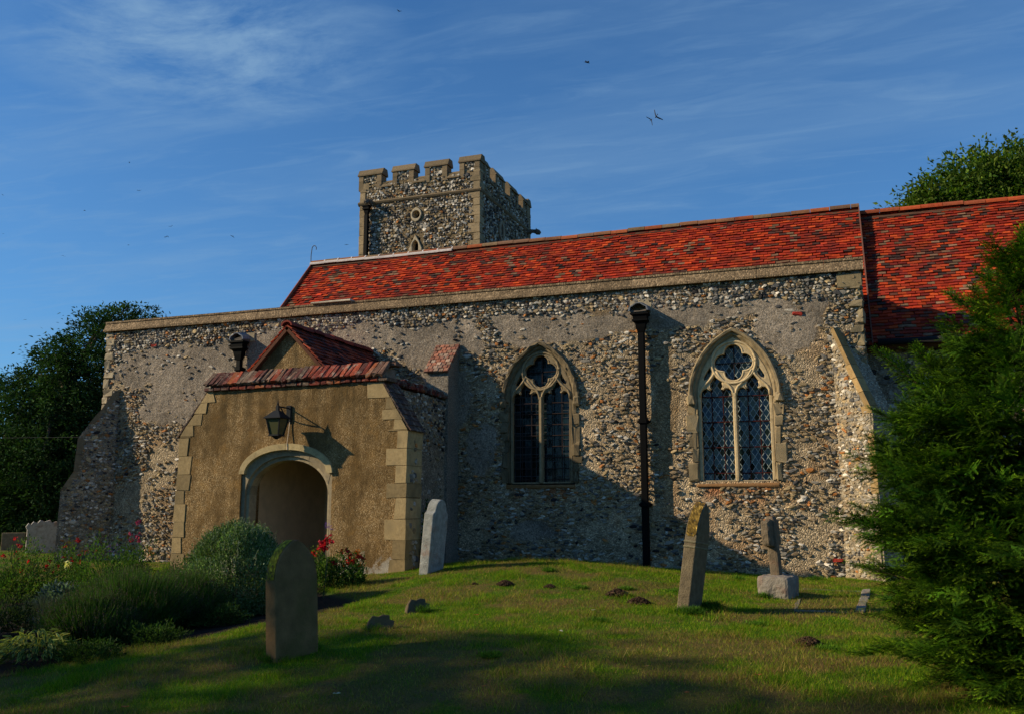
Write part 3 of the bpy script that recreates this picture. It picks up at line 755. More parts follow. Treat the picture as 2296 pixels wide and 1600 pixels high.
# buttress beside the porch, with brick weathering
nm = NM(); bx0, bx1 = -7.86, -7.38
fb = Frame((bx0, D, 0), (0, -1, 0), (0, 0, 1), (-1, 0, 0))
zt_, zf_ = W(1003, 775, D).z, W(1000, 833, 16.55).z
prism(nm, [(-.05, .3), (.55, .3), (.55, zf_), (-.05, zt_)], fb, -(bx1 - bx0), 0, (.25, .215, .17), 0)
bb = nm.build('buttress', [M['roughcast']], church); bb['label'] = 'pale rendered buttress with brick weathering beside the porch'
nm = NM(); sl_len = math.hypot(.62, zt_ - zf_); nrow = 9
fsl = Frame((bx0 - .03, 16.50, zf_ - .02), (1, 0, 0), (0, D + .04 - 16.50, zt_ + .04 - zf_))
for r_ in range(nrow):
    u = -.0 + (r_ % 2) * -.05
    while u < bx1 - bx0 + .06:
        v, f = chamf(max(u, 0), min(u + .10, bx1 - bx0 + .06), r_ * sl_len / nrow + .004, (r_ + 1) * sl_len / nrow - .004, .0, .05 + rng.uniform(-.008, .008), .008)
        if min(u + .1, bx1 - bx0 + .06) - max(u, 0) > .02: nm.add(fsl.to(v), f, pal([(.32, .13, .08), (.25, .15, .10), (.36, .24, .17), (.22, .09, .06)], 1)[0])
        u += .108
nm.build('brick_weathering', M['brick'], bb)

# ---- nave and chancel roofs
ZRIDGE = W(1300, 528, 21.0).z; RY = 21.0
SL = 1.1
TP = [(.37, .036, .012), (.42, .050, .013), (.28, .026, .012), (.46, .065, .016), (.32, .032, .014), (.19, .022, .015), (.36, .036, .013), (.25, .026, .014)]
TP2 = [(.12, .04, .025), (.07, .032, .026), (.17, .10, .055), (.24, .13, .075), (.05, .028, .024)]
def tile_roof(nm, x0, x1, ylo, zlo, yhi, zhi, tw=.155, gauge=.100, seed=0, p2=.16, north=False, sag=.03):
    r = np.random.default_rng(seed)
    sy = -1 if north else 1
    L = math.hypot(yhi - ylo, zhi - zlo); fr = Frame((x0, ylo, zlo), (1, 0, 0), (0, yhi - ylo, zhi - zlo))
    if north: fr.N = -fr.N
    nr = int(L / gauge) + 1; nc = int((x1 - x0) / tw) + 2
    jj, ii = np.meshgrid(np.arange(nr), np.arange(nc), indexing='ij'); ii = ii.ravel(); jj = jj.ravel()
    u = ii * tw - (jj % 2) * tw * .5 + r.normal(0, .006, ii.size); ua = np.clip(u + .002, 0, x1 - x0); ub = np.clip(u + tw - .002, 0, x1 - x0)
    k = ub - ua > .02; ua, ub, jj = ua[k], ub[k], jj[k]; N = len(ua)
    v0 = jj * gauge + r.normal(0, .006, N) + .03 * (fbm(ua * 1.0, jj * .1, .5, 2, 3) - .5); v1 = np.minimum(v0 + gauge * 1.75, L + .02)
    sg_ = -sag * 2 * (fbm(ua, v0, .55, 3, 5)) - sag * .6 * np.sin(np.pi * np.clip(v0 / L, 0, 1))
    w0 = .044 + sg_ + r.normal(0, .005, N); w1 = .004 + sg_; t_ = .022; tl = r.normal(0, .004, N)
    q = np.stack([np.stack([ua, v0, w0 - tl], 1), np.stack([ub, v0, w0 + tl], 1), np.stack([ub, v1, w1], 1), np.stack([ua, v1, w1], 1),
                  np.stack([ua, v0, w0 - t_ - tl], 1), np.stack([ub, v0, w0 - t_ + tl], 1), np.stack([ub, v1, w1 - t_], 1), np.stack([ua, v1, w1 - t_], 1)], 1)
    pf = np.array([[0, 1, 2, 3], [4, 5, 1, 0], [1, 5, 6, 2], [4, 0, 3, 7]])
    f = (pf[None] + (np.arange(N) * 8)[:, None, None]).reshape(-1, 4)
    a = np.array(TP)[r.integers(0, len(TP), N)]; b = np.array(TP2)[r.integers(0, len(TP2), N)]
    cl_ = fbm(ua * 1.2, jj * .16, 1, 2, 44)
    c = np.where((r.random(N) < p2 * (.6 + 1.1 * sstep(.40, .75, cl_)))[:, None], b, a) * np.exp(r.normal(0, .17, (N, 1)))
    nm.add(fr.to(q.reshape(-1, 3)), f, np.repeat(c, 8, 0), 0)
    prism(nm, [(0, 0), (x1 - x0, 0), (x1 - x0, L), (0, L)], fr, -.18, -.085, (.1, .05, .03), 0)
def ridge(nm, x0, x1, y, z, mortar=False, seed=1, col=((.24, .11, .055), (.18, .10, .06), (.32, .09, .035), (.20, .13, .07))):
    r = np.random.default_rng(seed); x = x0
    while x < x1 - .05:
        x2 = min(x + .42 + r.normal(0, .01), x1); zo = z + .012 * math.sin(x * 1.3) + r.normal(0, .004) - .02 * math.sin((x - x0) / (x1 - x0) * math.pi)
        a = np.linspace(-.1, math.pi + .1, 8); ro, ri = .095, .075
        pr = [(ro * math.cos(t_), ro * math.sin(t_) - .035) for t_ in a] + [(ri * math.cos(t_), ri * math.sin(t_) - .035) for t_ in a[::-1]]
        prism(nm, pr, Frame((x, y, zo), (0, 1, 0), (0, 0, 1), (1, 0, 0)), 0, x2 - x - .01, np.array(col[r.integers(0, len(col))]) * r.uniform(.8, 1.2), 0)
        if mortar and x < mortar:   # fresh white bedding
            prism(nm, [(-.125, -.075), (-.125, -.03), (-.08, .0), (-.06, -.075)], Frame((x, y, zo), (0, 1, 0), (0, 0, 1), (1, 0, 0)), 0, x2 - x - .0, (.62, .55, .50), 0)
            prism(nm, [(ro * 1.05 * math.cos(t_), ro * 1.05 * math.sin(t_) - .035) for t_ in a], Frame((x2 - .02, y, zo), (0, 1, 0), (0, 0, 1), (1, 0, 0)), 0, .03, (.62, .55, .50), 0)
        x = x2
NX0 = W(702, 592, RY).x; NX1 = W(1924, 466, RY).x
ylo = D + .55; zlo = ZRIDGE - (RY - ylo) * SL
nm = NM(); tile_roof(nm, NX0, NX1, ylo, zlo, RY, ZRIDGE - .04, seed=1, p2=.17)
tile_roof(nm, NX0, NX1, 25.9, ZRIDGE - (25.9 - RY) * SL, RY, ZRIDGE - .04, seed=2, north=True)
# verge: mortar bedding and undercloak at both gable ends
for xx, cc in ((NX0 - .012, (.30, .10, .06)), (NX1 + .012, (.16, .07, .05))):
    s_ = np.sign(xx - (-6))
    for sy_, y0 in ((1, ylo), (-1, 25.9)):
        fr = Frame((xx, y0, ZRIDGE - abs(RY - y0) * SL), (0, RY - y0, ZRIDGE - (ZRIDGE - abs(RY - y0) * SL)), (1, 0, 0))
        L = math.hypot(RY - y0, abs(RY - y0) * SL)
        v = boxv(0, L, -.012, .012, -.1, .035); v = fr.to(v if fr.N[2] > 0 else v * np.array([1, 1, -1])); nm.add(v, BOXF, cc)
nr_ = nm.build('nave_roof', M['tile'], church)
nm = NM(); ridge(nm, NX0 - .03, NX1 + .03, RY, ZRIDGE, mortar=W(1000, 560, RY).x, seed=3); nm.build('ridge_tiles', M['tile'], nr_)
# gable walls under the roof ends
for xx in (NX0 + .08, NX1 - .5):
    nm = NM(); prism(nm, [(0, .3), (7.9, .3), (7.9, ZRIDGE - 4.6 * SL - .5), (RY - D - .6, ZRIDGE - .45), (0, ZRIDGE - (RY - D - .6) * SL - .45)], Frame((xx, D + .6, 0), (0, 1, 0), (0, 0, 1), (1, 0, 0)), 0, .42, (.27, .22, .15), 0); nm.build('gable_wall', M['mortar'], church)
# chancel
CX1 = 11.5; ZR2 = W(2045, 468, 21.0).z; cy0 = 17.75; cz0 = W(2045, 762, cy0).z
nm = NM(); tile_roof(nm, NX1 + .02, CX1, cy0, cz0, RY, ZR2 - .04, seed=5, p2=.20)
tile_roof(nm, NX1 + .02, CX1, 24.3, cz0, RY, ZR2 - .04, seed=6, north=True)
cr_ = nm.build('chancel_roof', M['tile'], church)
nm = NM(); ridge(nm, NX1 + .03, CX1, RY, ZR2, seed=4, col=((.40, .075, .025), (.34, .06, .022), (.28, .07, .03))); nm.build('ridge_tiles', M['tile'], cr_)
nm = NM(); FC = Frame((0, 18.15, 0), (1, 0, 0), (0, 0, 1), (0, -1, 0))
gridwall(nm, FC, WX1 - .3, CX1, .2, cz0 + .3, .08, col=(.25, .21, .16))
stones(nm, FC, WX1 - .3, 6.0, .3, cz0 + .3, lambda u, v: np.full(u.shape, .55), row=.10, wlo=.09, whi=.2)
nm.add(boxv(WX1 - .3, CX1, 18.2, 18.8, .2, cz0 + .2), BOXF, (.25, .21, .16)); nm.add(boxv(CX1 - .5, CX1, 18.8, 24, .2, cz0 + .2), BOXF, (.25, .21, .16))
nm.build('chancel_wall', [M['mortar'], M['flint']], church)
nm = NM(); v, f = tube([(NX1 + .1, cy0 - .05, cz0 - .02), (CX1, cy0 - .05, cz0 - .02)], .06, 8); nm.add(v, f, (.02, .02, .022), 0, True); nm.build('gutter', M['iron'], church)

# ---- porch
PY = 13.8
pL, pR = -11.60, -6.90                      # out to out of the front, at the foot
cL, cR = W(470, 868, PY).x, W(850, 846, PY).x
zc = W(660, 866, PY).z                      # underside of the brick coping
zs = W(903, 962, PY).z                      # foot of the sloping shoulders
AC = W(641, 1060, PY).x; HB = W(645, 996, PY).z; SPR = W(540, 1062, PY).z; AH = .93
front = [(pL, .2), (pR, .2), (pR, zs), (cR + .05, zc), (cL, zc), (pL + .06, zs)]
hole = [(AC - AH, .15)] + [(AC - AH * math.cos(a), SPR + (HB - SPR) * math.sin(a)) for a in np.linspace(0, math.pi, 25)] + [(AC + AH, .15)]
FP = Frame((0, PY, 0), (1, 0, 0), (0, 0, 1), (0, -1, 0))
nm = NM()
loop = front[:1] + hole + front[1:]        # the opening reaches the ground
loop = [(pL, .2), (AC - AH, .2)] + hole[1:-1] + [(AC + AH, .2), (pR, .2), (pR, zs), (cR + .05, zc), (cL, zc), (pL + .06, zs)]
v, f = plate([loop], .56); v[:, 2] -= .28
nm.add(FP.to(v), f, (1, 1, 1))
porch = nm.build('porch', M['pebble'], church); porch['label'] = 'tan pebbledash south porch with round headed doorway and brick coping'
# body: sides, ceiling, so that the inside is dark
nm = NM(); XL, XR = cL + .1, -7.45
nm.add(boxv(XR - .45, XR, PY + .562, D - .03, .2, zc - .02), BOXF, (.26, .2, .13), 0)
nm.add(boxv(XL, XL + .45, PY + .562, D - .03, .2, zc - .02), BOXF, (.26, .2, .13), 0)
FS = Frame((XR, PY + .56, 0), (0, 1, 0), (0, 0, 1), (1, 0, 0))
gridwall(nm, FS, 0, 2.7, .3, zc - .02, .05, col=lambda u, v: np.array([.27, .22, .155]) * (.7 + .6 * fbm(u, v, 3, 3, 2))[:, None], extra=lambda u, v: .012 + 0 * u)
stones(nm, FS, 0.02, 2.2, .3, zc - .05, lambda u, v: .75 * sstep(2.4, 3.1, v) + .05, row=.052, wlo=.045, whi=.12, w=.008)
nm.add(boxv(XL + .45, XR - .45, PY + .57, D - .03, zc - .5, zc - .42), BOXF, (.15, .11, .07), 0)
nm.build('side_walls', [M['mortar'], M['flint']], porch)
# inside: plaster, and the inner door
nm = NM(); nm.add(boxv(XL + .45, XL + .47, PY + .57, D - .05, .2, zc - .5), BOXF, (.72, .58, .40)); nm.add(boxv(XR - .47, XR - .45, PY + .57, D - .05, .2, zc - .5), BOXF, (.72, .58, .40))
nm.add(boxv(XL + .47, XR - .47, D - .09, D - .06, .2, zc - .5), BOXF, (.72, .58, .40)); nm.build('plaster', M['plaster'], porch)
nm = NM()
for k in range(7): stone_block(nm, AC - .62 + k * .18, AC - .62 + k * .18 + .174, D - .16, D - .10, .45, 2.45 + .1 * math.sin(math.pi * (k + .5) / 7), (.06, .035, .02))
nm.build('door', M['wood'], porch)
# doorway arch: hood, recessed order, jambs
def ell(hw, top, n=24): return [(AC - hw * math.cos(a), SPR + (top - SPR) * math.sin(a)) for a in np.linspace(0, math.pi, n + 1)]
def ring(nm, h0, t0, h1, t1, w0, w1, col, cx=0, n=24, jamb=None, blk=1):
    a = ell(h0, t0, n); b = ell(h1, t1, n)
    if jamb is not None: a = [(a[0][0], jamb)] + a + [(a[-1][0], jamb)]; b = [(b[0][0], jamb)] + b + [(b[-1][0], jamb)]
    i = 0
    while i < len(a) - 1:
        j = min(i + blk, len(a) - 1)
        pol = a[i:j + 1] + b[i:j + 1][::-1]
        prism(nm, pol[::-1], Frame((cx, PY, 0), (1, 0, 0), (0, 0, 1), (0, -1, 0)), w0, w1 + rng.uniform(-.002, .003), np.array(col) * rng.uniform(.8, 1.15)); i = j
HI = W(655, 1031, PY + .2).z; SPI = HI - .60; RI = .80
def order(nm, ho, to, so, hi, ti, si, w0, w1, col, blk=2, n=24):
    A_ = np.linspace(0, math.pi, n + 1)
    o_ = [(AC - ho * math.cos(a), so + (to - so) * math.sin(a)) for a in A_]; i_ = [(AC - hi * math.cos(a), si + (ti - si) * math.sin(a)) for a in A_]
    js = list(np.linspace(.2, si, 5)); o_ = [(AC - ho, z) for z in js[:-1]] + o_ + [(AC + ho, z) for z in js[:-1][::-1]]; i_ = [(AC - hi, z) for z in js[:-1]] + i_ + [(AC + hi, z) for z in js[:-1][::-1]]
    i = 0
    while i < len(o_) - 1:
        j = i + 1 if (i < 4 or i >= len(o_) - 5) else min(i + blk, len(o_) - 5)
        prism(nm, (o_[i:j + 1] + i_[i:j + 1][::-1])[::-1], Frame((0, PY, 0), (1, 0, 0), (0, 0, 1), (0, -1, 0)), w0, w1 + rng.uniform(-.002, .003), np.array(col) * rng.uniform(.75, 1.15)); i = j
nm = NM()
ring(nm, AH + .02, HB + .02, AH - .09, HB - .09, -.10, .05, (.44, .34, .17), blk=3)
order(nm, AH + .01, HB - .03, SPR, RI + .06, HI + .07, SPI, -.12, -.035, (.30, .24, .15))
order(nm, RI + .07, HI + .07, SPI, RI, HI, SPI, -.30, -.09, (.36, .29, .18))
nm.build('door_arch', M['ashlar'], porch)
# quoins of the front: long and short, following the shoulders
nm = NM(); QC = np.array([.36, .26, .125])
def lerp_edge(z, side):
    if side > 0: return pR if z < zs else pR + (cR + .05 - pR) * (z - zs) / (zc - zs)
    return pL + .06 * min(1, max(0, (z - .2) / (zs - .2))) if z < zs else pL + .06 + (cL - pL - .06) * (z - zs) / (zc - zs)
for side in (-1, 1):
    z = .3; k = 0; nm = NM()
    while z < zc - .02:
        hq = rng.uniform(.24, .36) if z < zs - .1 else rng.uniform(.16, .22); z2 = min(z + hq, zc - .003)
        if zc - z2 < .08: z2 = zc - .003
        if z < zs < z2: z2 = zs
        wq = (.36 if k % 2 else .20) * rng.uniform(.75, 1.15) if side > 0 else rng.uniform(.18, .30)
        e0, e1 = lerp_edge(z + .004, side) + side * .012, lerp_edge(z2 - .004, side) + side * .012
        inn = e0 - side * wq
        if z >= zs: inn = (e0 + e1) / 2 - side * wq * .9
        pol = [(e0, z + .004), (e1, z2 - .004), (inn, z2 - .004), (inn, z + .004)]
        pol = [(a_ + (rng.normal(0, .006) if i_ < 2 else rng.normal(0, .016)), b_ + rng.normal(0, .003)) for i_, (a_, b_) in enumerate(pol)]
        if side < 0: pol = pol[::-1]
        prism(nm, pol, FP, -.575 if side > 0 else -.3, .008 + rng.uniform(0, .006), QC * rng.uniform(.6, 1.2)); z = z2; k += 1
    nm.build('quoins', M['stone'], porch)
# flints between the quoins on the narrow east side
nm = NM(); FQ = Frame((pR, PY, 0), (0, 1, 0), (0, 0, 1), (1, 0, 0))
stones(nm, FQ, .2, .40, .5, zs - .1, lambda u, v: np.full(u.shape, .6), row=.08, w=.012)
nm.build('side_flints', [M['flint'], M['flint']], porch)
# tiled shoulders
for side in (1, -1):
    nm = NM()
    e0 = np.array([lerp_edge(zs, side) + side * .06, zs - .03]); e1 = np.array([lerp_edge(zc, side) + side * .01, zc])
    L = np.linalg.norm(e1 - e0)
    U = np.array([0, 1, 0]); V = np.array([e1[0] - e0[0], 0, e1[1] - e0[1]]) / L
    N_ = np.cross(U, V) * (1 if np.cross(U, V)[2] > 0 else -1)
    fr = Frame((e0[0], PY + .0, e0[1]), U, V, N_)
    for r_ in range(9):
        for c_ in range(5):
            v, f = chamf(c_ * .117 - .01, c_ * .117 + .10, r_ * L / 9, (r_ + 1) * L / 9 + .02, .012, .035 + rng.uniform(0, .01), .004); v[:, 2] -= (v[:, 1] - r_ * L / 9) * .12
            nm.add(fr.to(v), f, pal([(.10, .06, .045), (.13, .09, .06), (.07, .05, .045)], 1)[0])
    nm.build('shoulder_tiles', M['brick'], porch)
# brick coping along the front and the east side
BR = [(.20, .038, .024), (.14, .035, .026), (.25, .05, .024), (.10, .042, .034), (.28, .08, .03), (.17, .09, .06), (.08, .03, .025), (.13, .085, .06)]
nm = NM(); x = cL - .07; zb = zc
while x < cR + .03:
    wv = .105 * rng.uniform(.85, 1.15)
    v, f = chamf(0, .098, 0, .30, 0, .07, .01); v = v + rng.normal(0, .009, v.shape)
    # header laid sloping back, leaning to the right
    c_, s_ = math.cos(R(52)), math.sin(R(52)); v = np.stack([v[:, 0] + v[:, 1] * .26 * .8, v[:, 1] * c_ - v[:, 2] * s_, v[:, 1] * s_ + v[:, 2] * c_], 1)
    k = (x - cL) / (cR - cL); sag = .03 * (k - .4)
    v = v + np.array([x, PY - .055, zb + .075 + sag + rng.normal(0, .006)]); nm.add(v, f, pal(BR, 1)[0]); x += wv
x = cL - .08
while x < cR + .10:
    wv = rng.uniform(.10, .22); k = (x - cL) / (cR - cL); sag = .03 * (k - .4)
    stone_block(nm, x, x + wv - .012, PY - .055 + rng.normal(0, .004), PY + .3, zb + .0 + sag, zb + .066 + sag, pal(BR, 1)[0] * .9, .01, .004); x += wv
x = cL + .05
while x < cR + .28:
    if not (W(575, 828, 14.0).x < x + .11 < W(722, 820, 14.0).x):
        stone_block(nm, x, x + .208, PY + .10, PY + .34, zb + .285, zb + .345 + rng.normal(0, .004), pal(BR, 1)[0] * .9, .01, .004)
    x += .22
nm.add(boxv(cL, cR + .05, PY + .02, PY + .5, zb + .0, zb + .27), BOXF, (.22, .17, .13))
y = PY + .1
while y < 16.6:
    stone_block(nm, XR - .38, XR + .06, y, y + .105, zb + .02, zb + .09 + rng.normal(0, .012), pal(BR, 1)[0] * .7, .012, .006)
    stone_block(nm, XR - .30, XR - .02, y, y + .105, zb + .10, zb + .17 + rng.normal(0, .012), pal(BR, 1)[0] * .7, .012, .006)
    y += .115
nm.build('brick_coping', M['brick'], porch)
# lead flashing
nm = NM(); stone_block(nm, W(573, 828, 14.0).x - .2, W(722, 820, 14).x + .35, PY + .32, PY + .44, zb + .275, zb + .30, (.36, .40, .42), .006, .004); nm.build('lead_flashing', M['stone'], porch)
# gable and roof
GY = 14.12; ap = W(650, 738, GY); gl_ = W(571, 832, GY); grt = W(726, 824, GY)
nm = NM(); prism(nm, [(gl_.x - .1, gl_.z - .12), (grt.x + .1, grt.z - .12), (ap.x, ap.z)], Frame((0, GY, 0), (1, 0, 0), (0, 0, 1), (0, -1, 0)), -.1, 0, (1, 1, 1)); nm.build('gable', M['pebble'], porch)
nm = NM()
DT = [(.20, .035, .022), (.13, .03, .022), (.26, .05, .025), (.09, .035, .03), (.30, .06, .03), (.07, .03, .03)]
def rake(side):
    ex = gl_.x if side < 0 else grt.x; ez = (gl_.z + grt.z) / 2
    dx = ex - ap.x; dz = ez - ap.z; k = 1.42; L = math.hypot(dx * k, dz * k)
    y0, y1 = GY - .10, D + .02; fr = Frame((ap.x + dx * k, y0, ap.z + .05 + dz * k), (0, 1, 0), (-dx, 0, -dz))
    if fr.N[2] < 0: fr.N = -fr.N
    tw, ga = .165, .115; nr = int(L / ga) + 1; nc = int((y1 - y0) / tw) + 2
    for r_ in range(nr):
        for c_ in range(nc):
            u0 = max(0, c_ * tw - (r_ % 2) * tw / 2); u1 = min(c_ * tw - (r_ % 2) * tw / 2 + tw - .004, y1 - y0)
            if u1 - u0 < .02: continue
            v0 = r_ * ga; v1 = min(v0 + ga * 1.6, L); w0 = .045 + rng.normal(0, .006); 
            v = np.array([(u0, v0, w0), (u1, v0, w0), (u1, v1, .01), (u0, v1, .01), (u0, v0, w0 - .02), (u1, v0, w0 - .02), (u1, v1, -.01), (u0, v1, -.01)])
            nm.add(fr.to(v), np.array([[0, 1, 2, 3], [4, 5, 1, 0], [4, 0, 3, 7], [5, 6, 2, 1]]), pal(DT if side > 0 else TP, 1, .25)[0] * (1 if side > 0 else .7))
    prism(nm, [(0, 0), (y1 - y0, 0), (y1 - y0, L), (0, L)], fr, -.07, -.012, (.12, .05, .03))
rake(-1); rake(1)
y = GY - .12
while y < D - .05:
    a = np.linspace(0, math.pi, 7)
    pr_ = [(.12 * math.cos(q_), .10 * math.sin(q_) - .02) for q_ in a] + [(.09 * math.cos(q_), .07 * math.sin(q_) - .02) for q_ in a[::-1]]
    prism(nm, pr_, Frame((ap.x, y, ap.z + .06 + rng.normal(0, .006)), (1, 0, 0), (0, 0, 1), (0, 1, 0)), 0, .37, pal([(.30, .05, .03), (.24, .05, .035)], 1)[0]); y += .38
nm.build('porch_roof', M['tile'], porch)

# ---- tower
TY = 26.5
tx0, tx1 = W(806, 560, TY).x, W(1075, 520, TY).x; tdep = 5.1
zmer = W(1076, 346, TY).z; zcren = W(1015, 384, TY).z - .03; zstr = W(940, 442, TY).z
tp = NM(); FT = Frame((0, TY, 0), (1, 0, 0), (0, 0, 1), (0, -1, 0)); FTE = Frame((tx1, TY, 0), (0, 1, 0), (0, 0, 1), (1, 0, 0))
tcx = W(934, 482, TY); lcx = W(932, 555, TY)
def incirc(x, z): return (x - tcx.x) ** 2 + (z - tcx.z) ** 2 < .17 ** 2
def inlan(x, z): return (abs(x - lcx.x) < .16) & (z < W(932, 536, TY).z)
gridwall(tp, FT, tx0, tx1, 3, zcren - .05, .08, cut=lambda x, z: incirc(x, z) | inlan(x, z), col=(.20, .145, .08), amp=.012)
gridwall(tp, FTE, 0, tdep, 3, zcren - .05, .08, col=(.20, .15, .09), amp=.012)
stones(tp, FT, tx0 + .24, tx1 - .24, 5.4, zcren - .1, lambda x, z: np.where(((x - tcx.x) ** 2 + (z - tcx.z) ** 2 < .27 ** 2) | ((abs(x - lcx.x) < .3) & (z < lcx.z + .45)), 0, .86), row=.075, wlo=.06, whi=.14, relief=.03, P=P_TOWER, bright=1.0)
stones(tp, FTE, .24, tdep - .24, 5.4, zcren - .1, lambda x, z: np.full(x.shape, .85), row=.075, wlo=.06, whi=.14, relief=.03, P=P_TOWER, bright=.9)
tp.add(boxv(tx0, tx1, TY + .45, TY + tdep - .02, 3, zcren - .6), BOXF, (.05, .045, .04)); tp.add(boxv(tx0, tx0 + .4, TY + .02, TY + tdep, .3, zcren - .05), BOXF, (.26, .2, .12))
tp.add(boxv(tx0, tx1, TY + tdep - .4, TY + tdep, .3, zcren - .05), BOXF, (.26, .2, .12))
tp.add(boxv(tx1 - .4, tx1 - .03, TY + .4, TY + tdep - .4, 3, zcren - .05), BOXF, (.26, .2, .12)); tp.add(boxv(tx0 + .4, tx1, TY + .04, TY + .40, zcren - .5, zcren - .05), BOXF, (.26, .2, .12))
TM = np.array([.22, .16, .092])
# merlons (flint panels framed in stone) on all four sides
mer = [(W(806, 400, TY).x, W(856, 400, TY).x), (W(881, 400, TY).x, W(928, 400, TY).x), (W(954, 380, TY).x, W(1003, 380, TY).x), (W(1031, 370, TY).x, tx1)]
sides = []
unit = [((a - tx0) / (tx1 - tx0), (b - tx0) / (tx1 - tx0)) for a, b in mer]
tower = tp.build('tower', [M['mortar'], M['flint']], church); tower['label'] = 'square flint tower with battlements rising behind the nave roof'
bt = NM(); ca = NM()
def cap(u0, u1, v, fr, th):
    pr_ = [(-.06, v), (-.06, v + .045), (-.03, v + .06), (.05, v + .23), (.08, v + .25), (th - .02, v + .25), (th + .05, v + .06), (th + .05, v)]
    # profile across the wall thickness, extruded along it
    n = len(pr_); vv = [(u0, b, -a) for a, b in pr_] + [(u1, b, -a) for a, b in pr_]
    f = [[i, n + i, n + (i + 1) % n, (i + 1) % n] for i in range(n)] + [list(range(n)), [n + i for i in range(n)][::-1]]
    ca.add(fr.to(np.array(vv, float)), f, TM * rng.uniform(.75, 1.0))
TW = tx1 - tx0
for fi, (fr, L) in enumerate(((FT, TW), (FTE, tdep), (Frame((tx0, TY + tdep, 0), (1, 0, 0), (0, 0, 1), (0, 1, 0)), TW), (Frame((tx0, TY, 0), (0, 1, 0), (0, 0, 1), (-1, 0, 0)), tdep))):
    o = tx0 if fi == 0 else 0; th = .34
    prev = None
    un = unit if fi != 1 else [(1 - b, 1 - a) for a, b in unit][::-1]
    for k, (a, b) in enumerate(un):
        u0, u1 = o + a * L, o + b * L
        e0 = .002 if (k == 0 and fi % 2) else 0; e1 = .002 if (k == 3 and fi % 2) else 0
        if k == 0 and fi % 2: u0 += th
        if k == 3 and fi % 2: u1 -= th
        zm = zmer - .22
        # stone jambs and flint middle
        for c0, c1 in ((u0, u0 + .17), (u1 - .17, u1)):
            zz1 = zcren - .26
            while zz1 < zm - .01:
                z2 = min(zz1 + rng.uniform(.25, .34), zm)
                if zm - z2 < .1: z2 = zm
                v = fr.to(np.array([[a_, b_, c_] for c_ in (.032, -th) for b_ in (zz1 + .004, z2 - .004) for a_ in (c0, c1)]))
                bt.add(v, np.array([[0, 1, 3, 2], [5, 4, 6, 7], [0, 4, 5, 1], [2, 3, 7, 6], [0, 2, 6, 4], [1, 5, 7, 3]]), TM * rng.uniform(.8, 1.2)); zz1 = z2
        v = fr.to(np.array([[a_, b_, c_] for c_ in (-.012, -th + .01) for b_ in (zcren - .05, zm) for a_ in (u0 + .16, u1 - .16)]))
        bt.add(v, np.array([[0, 1, 3, 2], [5, 4, 6, 7], [0, 4, 5, 1], [2, 3, 7, 6], [0, 2, 6, 4], [1, 5, 7, 3]]), (.26, .2, .12))
        if fi < 2: stones(bt, fr, u0 + .17, u1 - .17, zcren - .05, zm, lambda u, v: np.full(u.shape, .9), row=.08, wlo=.07, whi=.14, relief=.03, P=P_TOWER, w=-.012)
        cap((u0 if not (fi % 2 and k == 0) else u0) - .04 * (not fi % 2), u1 + .04 * (not fi % 2), zm, fr, th)
        if prev is not None: cap(prev, u0, zcren - .22, fr, th); bt.add(fr.to(np.array([[a_, b_, c_] for c_ in (.0, -th + .01) for b_ in (zcren - .6, zcren - .215) for a_ in (prev, u0)])), np.array([[0, 1, 3, 2], [5, 4, 6, 7], [0, 4, 5, 1], [2, 3, 7, 6], [0, 2, 6, 4], [1, 5, 7, 3]]), (.26, .2, .12))
        prev = u1
bt.build('battlements', [M['stone'], M['flint']], tower); ca.build('battlement_coping', M['stone'], tower)
# string course round the tower
nm = NM()
for fr, L, o in ((FT, TW, tx0), (FTE, tdep, 0)):
    pr_ = [(.0, -.09), (.05, -.05), (.075, .0), (.06, .035), (.0, .075), (-.02, .075), (-.02, -.09)]
    n = len(pr_); vv = [(o - .075 * (fr is FT), zstr + b, a) for a, b in pr_] + [(o + L + .07 * (fr is FT), zstr + b, a) for a, b in pr_]
    nm.add(fr.to(np.array(vv)), [[i, n + i, n + (i + 1) % n, (i + 1) % n] for i in range(n)] + [list(range(n)), [n + i for i in range(n)][::-1]], TM * .8)
nm.build('string_course', M['stone'], tower)
for cx_, sgx in ((tx1, -1), (tx0, 1)):
    z = 5.6; k = 0; nm = NM()
    while z < zcren - .02:
        z2 = min(z + rng.uniform(.24, .36), zcren - .004)
        wa, wb = (.36, .20) if k % 2 else (.20, .36); wa *= rng.uniform(.85, 1.1)
        xa, xb = cx_ - sgx * .026, cx_ + sgx * wa
        stone_block(nm, min(xa, xb), max(xa, xb), TY - .028, TY + wb, z + .005, z2 - .005, np.array([.34, .25, .14]) * rng.uniform(.75, 1.15), .01, .004); z = z2; k += 1
    nm.build('quoins', M['stone'], tower)
z = 5.6; nm = NM()
while z < zcren - .02:
    z2 = min(z + .3, zcren - .004); stone_block(nm, tx1 - .3, tx1 + .018, TY + tdep - .3, TY + tdep + .01, z + .005, z2 - .005, TM, .01, .004); z = z2
nm.build('quoins', M['stone'], tower)
